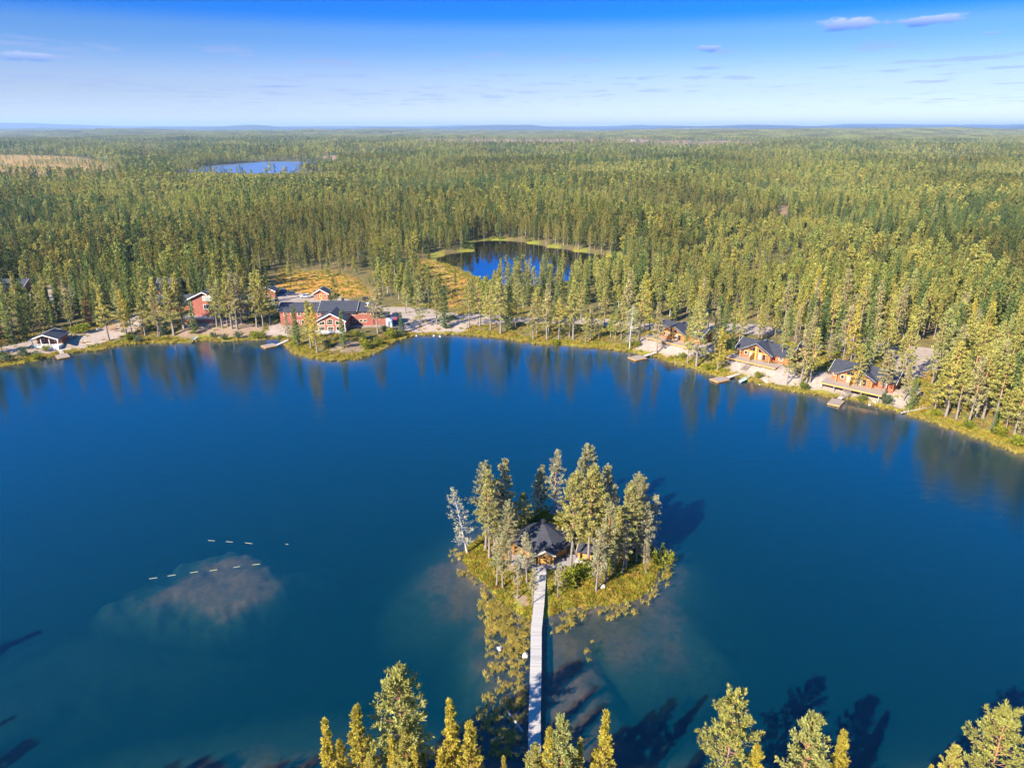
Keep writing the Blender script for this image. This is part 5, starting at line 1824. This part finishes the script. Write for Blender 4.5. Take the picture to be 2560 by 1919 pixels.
# ------------------------------------------------------------------ jetties and boats
def build_jetty(corners, gang, label):
    z = .42
    C = [at(u, v, z) for u, v in corners]      # left, back, right, front
    ctr = sum(C, Vector()) / 4
    ax = ((C[2] - C[1]) + (C[3] - C[0])) / 2
    ay = ((C[1] - C[0]) + (C[2] - C[3])) / 2
    w, d = ax.length, ay.length
    rz = math.atan2(ax.y, ax.x)
    t = thing('jetty', label, 'jetty', (ctr.x, ctr.y, 0), rz, 'jetties along the far shore')
    n = int(w / .3)
    mb = MB()
    for k in range(n):
        mb.box(-w / 2 + k * w / n, -w / 2 + (k + 1) * w / n - .025, -d / 2, d / 2, z - .06, z)
    mb.build('decking', M['deckwarm'], t)
    fr = MB()
    fr.box(-w / 2 - .05, w / 2 + .05, -d / 2 - .07, -d / 2 - .002, z - .28, z + .01).box(-w / 2 - .05, w / 2 + .05, d / 2 + .002, d / 2 + .07, z - .28, z + .01)
    fr.box(-w / 2 - .07, -w / 2 - .002, -d / 2, d / 2, z - .28, z + .01).box(w / 2 + .002, w / 2 + .07, -d / 2, d / 2, z - .28, z + .01)
    fr.build('frame', M['pineplain'], t)
    for xx in (-w * .33, 0, w * .33):
        MB().box(xx - .35, xx + .35, -d / 2 + .15, d / 2 - .15, -.3, z - .07).build('float', M['dark'], t)
    MB().tube([(-w * .2, -d / 2 - .15, -.4), (-w * .2, -d / 2 - .15, z + .5)], .04, 6).build('ladder', M['metal'], t)
    g0_, g1_ = at(*gang[0], z), at(*gang[1], .7)
    inv = Matrix.Rotation(-rz, 3, 'Z')
    a, b = inv @ (g0_ - ctr), inv @ (g1_ - ctr)
    a.z, b.z = z + .03, .75
    dd = (b - a)
    L = Vector((dd.x, dd.y, 0)).length
    gw = MB()
    m = int(L / .25)
    for k in range(m):
        gw.box(-.6, .6, k * L / m, (k + 1) * L / m - .02, 0, .05)
    gw.box(-.55, -.45, 0, L, -.12, -.002).box(.45, .55, 0, L, -.12, -.002)
    gw.build('gangway', M['plank2'], t, a, (math.atan2(b.z - a.z, L), 0, math.atan2(-dd.x, dd.y)))


build_jetty([(140, 888), (164.5, 882), (175, 890), (146, 897)], [(156, 884), (150, 874)], 'square wooden jetty before the lakeside shelter at far left')
build_jetty([(654.6, 863), (679.5, 857.8), (696.7, 863), (661.5, 869.9)], [(692, 862), (720, 850)], 'wooden jetty left of the lodge headland')
build_jetty([(1573, 892.8), (1595, 887), (1615, 892.8), (1590.6, 902)], [(1610, 890), (1640, 881)], 'wooden jetty below the first log cabin')
build_jetty([(1776, 947), (1802, 940), (1823, 947), (1796, 956)], [(1818, 944), (1848, 934)], 'wooden jetty below the middle log cabin')
build_jetty([(2067.8, 1007), (2082, 996), (2112.7, 1001), (2097.5, 1015)], [(2098, 997), (2119, 981)], 'wooden jetty below the third log cabin')


def build_boat(stern, bow, zs, zb, hull_c, label, L=4.8):
    a, b = at(*stern, zs), at(*bow, zb)
    d = b - a
    t = thing('rowing_boat', label, 'boat', (a.x, a.y, zs - .12), math.atan2(d.y, d.x))
    hm = plain('boat_hull', hull_c, .35, .05, 2)
    st = [(0, .52, .42, .0), (.25, .66, .44, -.02), (.5, .68, .46, -.02), (.75, .52, .52, .02), (.93, .22, .62, .12), (1.0, .03, .68, .3)]
    V, F = [], []
    for (f, w, h, k) in st:
        for (sx, zz, g) in ((-1, h, 1), (-.82, h * .45 + k * .5, 1), (0, k, 1), (.82, h * .45 + k * .5, 1), (1, h, 1)):
            V.append((f * L, sx * w, zz))
    for i in range(len(st) - 1):
        for j in range(4):
            F.append((i * 5 + j, i * 5 + j + 1, (i + 1) * 5 + j + 1, (i + 1) * 5 + j))
    F.append((0, 1, 2, 3, 4))
    hb = MB().add(V, F)
    o = hb.build('hull', hm, t, smooth_sh=False)
    sm = o.modifiers.new('thick', 'SOLIDIFY'); sm.thickness = .05
    for f in (.2, .5, .76):
        w = np.interp(f, [s_[0] for s_ in st], [s_[1] for s_ in st]) * .93
        MB().box(f * L - .13, f * L + .13, -w, w, .27, .31).build('thwart', M['plank2'], t)
    for s_ in (-1, 1):
        MB().tube([(f * L, s_ * w, h + .02) for f, w, h, k in st], .035, 5).build('gunwale', M['white'], t)
    t.rotation_euler.rotate_axis('Y', -math.atan2(zb - zs, L))


build_boat((476, 856), (501, 839), .1, .75, (.62, .68, .72), 'white rowing boat drawn up on the grassy bank at left')
build_boat((1850, 955), (1876, 942), .1, .55, (.35, .48, .40), 'pale green rowing boat at the shore below the middle log cabin')


# ------------------------------------------------------------------ cars and yard things
def build_car(u, v, yaw, col, label, suv=False):
    p = at(u, v, 1.6)
    t = thing('parked_car', label, 'car', (p.x, p.y, g0(p.x, p.y) + .02), yaw, 'cars parked on the gravel')
    paint = plain('car_paint', col, .25, .03, 2, spec=.7)
    h = 1.78 if suv else 1.45
    L = 4.7 if suv else 4.3
    prof = [(-L / 2, .35), (L / 2 - .05, .35), (L / 2, .62), (L / 2 - .12, .86), (L * .22, .98), (L * .02, h - .06), (-L * .32, h), (-L * .47 if suv else -L * .38, h - .1), (-L / 2 + .05, .95), (-L / 2, .7)]
    body = [(-L / 2, .35), (L / 2 - .05, .35), (L / 2, .62), (L / 2 - .12, .86), (L * .22, .96), (-L / 2 + .1, .98), (-L / 2, .7)]
    MB().prism(body, -.9, .9, 'y').build('body', paint, t)
    rf = [(L * .20, .97), (L * .02, h - .06), (-L * .32, h), (-L * .46 if suv else -L * .38, h - .08), (-L / 2 + .12, .985)]
    cab = MB()
    n = len(rf)
    vs = [(x, y, z) for y in (-.84, .84) for (x, z) in [(q[0], q[1]) for q in rf]]
    vs = [(x, y * (1 - .22 * max(0, (z - .95)) / .8), z) for x, y, z in vs]
    cab.add(vs, [tuple(range(n))[::-1], tuple(range(n, 2 * n))] + [(i, (i + 1) % n, n + (i + 1) % n, n + i) for i in range(n)])
    cab.build('windows', M['glass'], t)
    MB().box(-L * .36, L * .0, -.66, .66, h - .035, h + .03).build('roof', paint, t)
    for xx in (-L * .31, L * .31):
        for s_ in (-1, 1):
            w = MB().tube([(xx, s_ * .70, .33), (xx, s_ * .92, .33)], .33, 12).build('wheel', M['tyre'], t)
            MB().tube([(xx, s_ * .921, .33), (xx, s_ * .935, .33)], .2, 10).build('rim', M['metal'], w)
    for s_ in (-1, 1):
        MB().box(L / 2 - .1, L / 2 + .005, s_ * .62 - .17, s_ * .62 + .17, .64, .78).build('headlight', M['white'], t)


build_car(704, 737, math.radians(205), (.02, .05, .16), 'dark blue off-road car, leftmost on the gravel', True)
build_car(726, 740, math.radians(200), (.03, .06, .12), 'dark blue low car between the other two parked cars')
build_car(763, 746, math.radians(200), (.62, .63, .66), 'white car parked nearest the small red cabin')

x0, _ = on_wall(969, 815, 253)
t = thing('storage_box', 'pale blue-white storage box at the right end of the lodge', 'storage box', (-44.9, 252.6, g0(-44.9, 253)))
MB().box(-1.1, 1.1, -1, 1, -.2, 2.7).build('body', plain('pale_panel', (.62, .70, .74), .4, .08, 1, stripe=('X', .3)), t)
MB().box(-1.2, 1.2, -1.1, 1.1, 2.71, 2.82).build('lid', M['white'], t)
MB().box(-.4, .4, -1.04, -1.004, 0, 2.0).build('door', M['metal'], t)
t = thing('container', 'dark blue container with a red end behind the pale storage box', 'container', (-43.6, 257.6, g0(-43.6, 257)))
MB().box(-1.3, 1.3, -2.6, 3.0, -.2, 3.0).build('body', plain('blue_steel', (.03, .06, .16), .5, .1, 1, stripe=('Y', .25)), t)
MB().box(-.2, 1.1, -2.66, -2.604, 1.9, 2.8).build('red_panel', plain('red_steel', (.45, .05, .04), .5, .1, 1), t)
MB().box(-1.25, 1.25, -2.5, 2.9, 3.002, 3.1).build('lid', M['dark'], t)
p = at(913, 751, 1.6)
t = thing('waste_bin', 'dark waste bin on the gravel right of the small red cabin', 'bin', (p.x, p.y, g0(p.x, p.y)))
MB().prism([(-.9, 0), (.9, 0), (1.05, 1.2), (-1.05, 1.2)], -.6, .6, 'y').build('body', M['dark'], t)
MB().prism([(-1.1, 1.2), (1.1, 1.2), (.9, 1.45), (-.9, 1.45)], -.65, .65, 'y').build('lid', M['dark'], t)

p = at(281, 829, 1.4)
t = thing('picnic_table', 'orange-brown wooden picnic table in the gravel yard at left', 'picnic table', (p.x, p.y, g0(p.x, p.y)), .3)
MB().box(-1.5, 1.5, -.5, .5, .72, .8).build('table_top', M['orange_wood'], t)
for yy in (-.95, .95):
    MB().box(-1.5, 1.5, yy - .17, yy + .17, .42, .48).build('bench', M['orange_wood'], t)
for xx in (-1.1, 1.1):
    MB().prism([(-1.0, 0), (-.85, 0), (-.2, .72), (-.35, .72)], xx - .05, xx + .05, 'x').prism([(1.0, 0), (.85, 0), (.2, .72), (.35, .72)], xx - .05, xx + .05, 'x').build('leg', M['orange_wood'], t)
t = thing('grill_canopy', 'small dark canopy on wooden legs behind the picnic table', 'canopy', (p.x + .3, p.y + 2.6, g0(p.x, p.y + 2.6)), .3)
MB().add([(-1.7, -1.3, 2.0), (1.7, -1.3, 2.0), (1.7, 1.3, 2.0), (-1.7, 1.3, 2.0), (0, 0, 2.9)], [(3, 2, 1, 0), (0, 1, 4), (1, 2, 4), (2, 3, 4), (3, 0, 4)]).build('roof', M['dark'], t)
for xx in (-1.4, 1.4):
    for yy in (-1.05, 1.05):
        MB().box(xx - .07, xx + .07, yy - .07, yy + .07, 0, 2.02).build('leg', M['orange_wood'], t)


# ------------------------------------------------------------------ stones, logs, booms
def stone_mesh(seed, m):
    r = np.random.default_rng(seed)
    import bmesh
    bm = bmesh.new()
    bmesh.ops.create_icosphere(bm, subdivisions=2, radius=.5)
    for v in bm.verts:
        n_ = v.co.normalized()
        k = 1 + .22 * math.sin(3.1 * n_.x + seed) + .18 * math.sin(4.3 * n_.y + 2 * seed) + r.normal(0, .04)
        v.co = Vector((n_.x * .5 * k, n_.y * .42 * k, n_.z * .34 * k))
    me = bpy.data.meshes.new('stone')
    bm.to_mesh(me); bm.free()
    me.materials.append(m)
    return me


STM = [stone_mesh(i, M['stonew'] if i % 2 else M['stone']) for i in range(4)]


def stone(u, v, s, label, k, group=None, z=None, sub=.15):
    p = at(u, v, .2 if z is None else z)
    gz = max(g0(p.x, p.y), -.1) if z is None else z
    o = add_obj('boulder', STM[k % 4], None, (p.x, p.y, gz + s * sub), label=label, category='boulder')
    o.scale = (s, s, s)
    o.rotation_euler = (rnd.uniform(-.2, .2), rnd.uniform(-.2, .2), rnd.uniform(0, 6))
    if group: o['group'] = group


stone(1314, 1640, 1.1, 'white boulder in the water close beside the footbridge', 1, None, .0)
stone(1248, 1621, .8, 'small pale boulder among the reeds left of the footbridge', 3, None, .0)
stone(1506, 1471, 1.0, 'pale boulder on the right front lawn of the island', 2)
stone(250, 838, 1.7, 'pale rounded boulder on the gravel yard at left', 2)
for i in range(7):
    stone(2166 + rnd.uniform(0, 24), 1004 + rnd.uniform(0, 8), rnd.uniform(.5, 1.2), 'white stone of the pile at the water below the third log cabin', i, 'stones below the third log cabin')
for i in range(7):
    stone(1898 + rnd.uniform(0, 26), 954 + rnd.uniform(0, 9), rnd.uniform(.5, 1.2), 'pale stone of the row at the water right of the green boat', i, 'stones right of the green boat')
for i, (u, v) in enumerate([(1041, 838), (1085, 838), (1100, 840)]):
    stone(u, v, .9, 'low stone at the waterline right of the lodge headland', i, 'waterline stones')

a, b = at(1258, 1762, .05), at(1307, 1828, .12)
t = thing('fallen_log', 'long pale log lying in the dark reeds left of the footbridge', 'log', (a.x, a.y, .05))
MB().tube([Vector((0, 0, 0)), (b - a) * .5 + Vector((.03, 0, .02)), b - a], [.09, .12, .14], 8).build('trunk', M['deadwood'], t)
MB().tube([(b - a) * .7, (b - a) * .7 + Vector((.3, .1, .25))], [.04, .02], 5).build('branch_stub', M['deadwood'], t)
a, b = at(2253, 1031, .5), at(2316, 1019, 1.0)
t = thing('fallen_tree', 'white fallen tree trunk with upright branch stubs at the right shore', 'fallen tree', (a.x, a.y, .45))
d = b - a
MB().tube([Vector((0, 0, 0)), d * .5, d], [.18, .15, .1], 8).build('trunk', M['deadwood'], t)
for f, l in ((.15, .8), (.3, 1.1), (.62, 1.0), (.75, .9), (.88, .8), (.95, .6)):
    MB().tube([d * f, d * f + Vector((-.35, .2, l))], [.06, .02], 5).build('branch', M['deadwood'], t)
a, b = at(1685, 903, .4), at(1712, 911, .4)
t = thing('shore_log', 'pale log lying at the water between the first and middle log cabin', 'log', (a.x, a.y, .35))
MB().tube([Vector((0, 0, 0)), b - a], [.16, .12], 8).build('trunk', M['deadwood'], t)
MB().tube([(b - a) * .6, (b - a) * .6 + Vector((.2, .3, .4))], [.05, .02], 5).build('branch_stub', M['deadwood'], t)

BOOMS = [[(373, 1446), (393, 1443)], [(419, 1439), (439, 1436)], [(475, 1431), (495, 1428)], [(524, 1426), (543, 1423)], [(583, 1418), (600, 1415)], [(631, 1411), (650, 1409)]]
BOOM2 = [[(520, 1350), (537, 1351)], [(565, 1353), (582, 1354)], [(613, 1356), (631, 1358)], [(714, 1359), (721, 1360)]]
for grp, nm, lab in ((BOOMS, 'front', 'from the left in the front line of floating logs over the shoal'), (BOOM2, 'rear', 'from the left in the faint rear line of floating logs')):
    for i, (q0, q1) in enumerate(grp):
        a, b = at(*q0, .03), at(*q1, .03)
        t = thing('boom_log', ('first', 'second', 'third', 'fourth', 'fifth', 'sixth')[i] + ' log ' + lab, 'floating log', (a.x, a.y, .02), 0, 'floating logs over the shoal')
        MB().tube([Vector((0, 0, 0)), b - a], .05 if nm == 'front' else .032, 8).build('log', M['boom'], t)
        for f in (.06, .94):
            MB().tube([(b - a) * f, (b - a) * (f + .02)], .06 if nm == 'front' else .04, 8).build('ring', M['metal'], t)


# ------------------------------------------------------------------ shrubs
def shrub(u, v, s, k, label, group='shrubs along the shore'):
    p = at(u, v, 1.0)
    for _ in range(3):
        p = at(u, v, max(0, g0(p.x, p.y)))
    t = thing('shrub', label, 'shrub', (p.x, p.y, g0(p.x, p.y)), rnd.uniform(0, 6.28), group)
    t.scale = (s, s, s)
    add_obj('stems', SHRUBS[k][0], t)
    add_obj('foliage', SHRUBS[k][1], t)


for (u, v, s, k, lab) in [
    (409, 836, 1.6, 2, 'rounded blue-green shrub on the bank left of the rowing boat'), (533, 843, 1.0, 2, 'upright blue-green shrub right of the rowing boat'),
    (560, 851, 1.2, 2, 'blue-green shrub at the water below the dirt bank'), (597, 848, 1.4, 2, 'dark shrub left of the jetty cove'),
    (636, 846, 1.6, 0, 'bright green willow shrub beside the sandy cove'), (655, 846, 1.3, 0, 'green willow shrub at the cove mouth'),
    (914, 872, 1.9, 0, 'large yellow-green shrub on the lodge headland'), (903, 850, 1.5, 1, 'tall yellow-green shrub behind the headland shrub'), (820, 868, 1.4, 2, 'blue-green shrub before the lodge terrace'),
    (885, 841, 1.3, 0, 'shrub at the right side of the lodge terrace'), (980, 845, 1.8, 0, 'bright willow shrub right of the headland'), (1000, 842, 1.4, 2, 'dark shrub under the slim spruce'),
    (945, 862, 1.4, 0, 'willow shrub at the headland shore'), (960, 828, 1.3, 2, 'brownish shrub below the pale storage box'), (700, 846, .9, 0, 'small shrub on the sandy cove'),
    (345, 858, 1.5, 2, 'blue-green shrub at the water left of the bank'), (322, 851, 1.3, 0, 'yellow shrub by the left yard'), (210, 832, 2.0, 0, 'broad yellow-brown shrub behind the gravel yard'), (190, 834, 1.5, 1, 'shrub beside the broad one'),
    (60, 890, 1.6, 2, 'dark shrub before the lakeside shelter'), (20, 905, 1.5, 2, 'dark shrub at the left frame edge'), (115, 878, 1.1, 0, 'reddish low shrub under the shelter deck'), (90, 900, 1.2, 0, 'bright shrub at the water below the shelter'),
    (1590, 868, 1.3, 0, 'shrub left of the first cabin jetty'), (1570, 866, 1.2, 0, 'green shrub at the grey snag'), (1706, 897, 1.1, 0, 'bright shrub below the first cabin'), (1770, 925, 1.2, 0, 'bright shrub by the middle cabin jetty'),
    (1895, 945, 1.2, 0, 'heath shrub above the pale stones'), (2010, 975, 1.3, 0, 'yellow shrub right of the middle cabin'), (2155, 1003, 1.1, 0, 'green shrub by the stone pile'),
    (2340, 1040, 1.1, 0, 'bright shrub on the open bank'), (2500, 1090, 1.5, 0, 'bright green shrub at the right shore'), (2420, 1070, 1.2, 0, 'yellow-green shrub on the right bank'), (2540, 1115, 1.6, 0, 'shrub near the right frame edge'),
    (2215, 1010, 1.6, 2, 'grey-green shrub below the third cabin'), (1460, 1440, 1.5, 0, 'leafy green shrub right of the footbridge on the island'), (1430, 1448, 1.4, 0, 'dense green shrub in the island lawn right of the footbridge'), (1415, 1470, 1.1, 1, 'small shrub near the island front'),
    (1660, 1410, 1.5, 1, 'leafy shrub at the right tip of the island'), (1350, 1300, 1.6, 0, 'green shrub behind the island hut'), (1410, 1310, 1.5, 0, 'yellow-green shrub at the island back shore'), (1310, 1312, 1.3, 0, 'shrub left behind the island hut'),
    (1240, 1420, 1.0, 0, 'low shrub on the left island bank'), (1520, 1420, 1.1, 0, 'low shrub under the right island pines'), (1130, 800, 1.2, 2, 'dark shrub by the shore road'), (1390, 862, 1.2, 0, 'shrub on the grassy bank mid shore')]:
    shrub(u, v, s, k, lab)


# ------------------------------------------------------------------ undergrowth and reeds
def small_kinds():
    src = bpy.data.collections.new('undergrowth_kinds')
    mats = [(M['heath'], 18, .34, .45), (M['heath'], 14, .42, .35), (M['shrub_leaf'], 22, .30, .5)]
    for i, (m, n, L, H) in enumerate(mats):
        r = np.random.default_rng(1200 + i)
        P = np.stack([r.normal(0, .22, n), r.normal(0, .22, n), np.zeros(n)], -1)
        D = unit(np.stack([r.normal(0, .6, n), r.normal(0, .6, n), np.full(n, .8)], -1))
        V, F = kites(P, D, L * r.uniform(.7, 1.4, n), .16 * r.uniform(.7, 1.3, n), r, np.tile(np.array([-.35, -.4, .85]), (n, 1)), .6)
        src.objects.link(bpy.data.objects.new('kind_%02d' % i, np_mesh('tuft', V, F, [m])))
    return src


def reed_kinds():
    src = bpy.data.collections.new('reed_kinds')
    for i in range(3):
        r = np.random.default_rng(1300 + i)
        n = 11
        P = np.stack([r.normal(0, .08, n), r.normal(0, .08, n), np.full(n, -.4)], -1)
        D = unit(np.stack([r.normal(.12, .28, n), r.normal(0, .28, n), np.ones(n)], -1))
        L = r.uniform(.9, 1.35, n)
        V, F = kites(P, D, L, np.full(n, .07), r)
        # drooping leaf tips
        T = P + D * L[:, None] * .86
        D2 = unit(np.stack([r.normal(.55, .5, n), r.normal(.1, .5, n), r.normal(-.35, .2, n)], -1))
        V2, F2 = kites(T, D2, r.uniform(.3, .55, n), np.full(n, .075), r)
        src.objects.link(bpy.data.objects.new('kind_%02d' % i, np_mesh('reed_clump', np.vstack([V, V2]), np.vstack([F, F2 + len(V)]), [M['reed']])))
    return src


def in_poly(P, n):
    lo, hi = P.min(0), P.max(0)
    x = rng.uniform(lo[0], hi[0], n)
    y = rng.uniform(lo[1], hi[1], n)
    k = sdf(P, x, y) < 0
    return x[k], y[k]


def build_undergrowth():
    xs, ys, sc = [], [], []
    x, y = in_poly(ISLE, 26000)
    k = (rng.random(len(x)) < .25 + .75 * smooth(.42, .6, fbm(x * .5, y * .5, 3)))
    for P in DIRT:
        k &= sdf(P, x, y) > -.3
    k &= ~((np.abs(x - 5.4) < 5.5) & (np.abs(y - 106) < 5.5)) & ~((x > 10) & (x < 14) & (y > 100.5) & (y < 106))
    k &= ~((np.abs(x - 4.75) < 1.25) & (y < 103))
    xs.append(x[k]); ys.append(y[k]); sc.append(rng.uniform(.6, 1.25, k.sum()))
    # far shore bank
    n = 130000
    a = rng.uniform(-42, 42, n); r = rng.uniform(130, 300, n)
    x = r * np.sin(np.radians(a)); y = r * np.cos(np.radians(a))
    sd = water_sd(x, y)
    k = (sd > .1) & (sd < 40) & (sdf(ISLE, x, y) > 3)
    pr = np.where(sd < 4.5, .85, .22 + .25 * smooth(.45, .6, fbm(x * .2, y * .2, 3)))
    for P in GRAVEL + DIRT:
        s_ = sdf(P, x, y)
        pr = np.where((s_ < .3) & (sd > 1.5), .035, pr)
    k &= rng.random(n) < pr
    k &= ~((x > -86) & (x < -46) & (y > 242) & (y < 264)) & ~((x > -137) & (x < -100) & (y > 252.5) & (y < 275))
    for a_, b_, d_, z_ in CABIN_SPOTS:
        qx = (x - a_.x) * d_.x + (y - a_.y) * d_.y
        qy = -(x - a_.x) * d_.y + (y - a_.y) * d_.x
        k &= ~((qx > -3) & (qx < 17) & (qy > -2.5) & (qy < 14))
    xs.append(x[k]); ys.append(y[k]); sc.append(rng.uniform(.9, 1.9, k.sum()))
    # bogs
    for P in BOG[1:]:
        x, y = in_poly(P, 1000)
        xs.append(x); ys.append(y); sc.append(rng.uniform(1.0, 2.4, len(x)))
    x = np.hstack(xs); y = np.hstack(ys); s_ = np.hstack(sc)
    z = ground_z(x, y)
    idx = rng.choice(3, len(x), p=[.5, .3, .2])
    print('tufts', len(x))
    scatter_object('undergrowth', np.stack([x, y, z - .04], -1), rng.uniform(0, 6.28, len(x)), np.stack([s_, s_, s_ * rng.uniform(.7, 1.2, len(x))], -1), idx, small_kinds(),
                   kind='stuff', label='yellow-green heath and grass tufts on the island and the shores', category='undergrowth')
    xs, ys, sc = [], [], []
    for pts, n, s0 in [([(1180, 1452), (1230, 1492), (1300, 1542), (1332, 1562), (1326, 1620), (1310, 1652), (1262, 1642), (1215, 1622), (1200, 1560), (1192, 1500)], 900, .95),
                       ([(1205, 1620), (1325, 1645), (1325, 1720), (1290, 1760), (1205, 1770), (1187, 1740), (1203, 1690)], 210, .95),
                       ([(1190, 1770), (1318, 1740), (1316, 1900), (1160, 1900)], 300, .9),
                       ([(1112, 1372), (1160, 1372), (1166, 1420), (1205, 1462), (1185, 1475), (1135, 1432)], 190, .95),
                       ([(1364, 1560), (1425, 1524), (1545, 1514), (1600, 1500), (1646, 1440), (1672, 1432), (1655, 1485), (1600, 1535), (1540, 1552), (1450, 1568), (1375, 1600)], 620, .95),
                       ([(1640, 1440), (1650, 1370), (1672, 1370), (1690, 1420), (1665, 1470)], 120, .95),
                       ([(1356, 1600), (1372, 1600), (1370, 1830), (1356, 1830)], 60, .8),
                       ([(1470, 1600), (1500, 1590), (1500, 1660), (1440, 1680)], 14, .9)]:
        x, y = in_poly(poly(pts), n)
        sd = water_sd(x, y)
        k = (sd < .4) & (sdf(poly(pts), x, y) < -rng.random(len(x)) ** 2 * 1.8) & (fbm(x * .9, y * .9, 3) > (.42 if n < 500 else .36)) & ~(np.abs(x - 4.2) < 1.1)
        xs.append(x[k]); ys.append(y[k]); sc.append(s0 * rng.uniform(.7, 1.2, k.sum()))
    n = 160000
    a = rng.uniform(-42, 42, n); r = rng.uniform(120, 300, n)
    x = r * np.sin(np.radians(a)); y = r * np.cos(np.radians(a))
    sd = water_sd(x, y)
    k = (sd > -1.4) & (sd < .8) & (fbm(x * .25, y * .25, 3) > .40) & (rng.random(n) < .8) & (sdf(ISLE, x, y) > 6)
    xs.append(x[k]); ys.append(y[k]); sc.append(rng.uniform(.8, 1.5, k.sum()))
    x = np.hstack(xs); y = np.hstack(ys); s_ = np.hstack(sc)
    print('reeds', len(x))
    scatter_object('reeds', np.stack([x, y, np.zeros(len(x))], -1), rng.uniform(-.6, .6, len(x)), np.stack([s_, s_, s_], -1), rng.integers(0, 3, len(x)), reed_kinds(),
                   kind='stuff', label='yellow reeds standing in the shallow water round the island and along the shore', category='reeds')


build_undergrowth()
p = at(1583, 352, 4)
simple_house('white_house', 'tiny white house in the far clearing near the horizon', 'house', p.x, p.y, g0(p.x, p.y), 18, 12, 6, 9, 'x', wall='white', wins=[(-6, -3, 2, 4), (3, 6, 2, 4)])
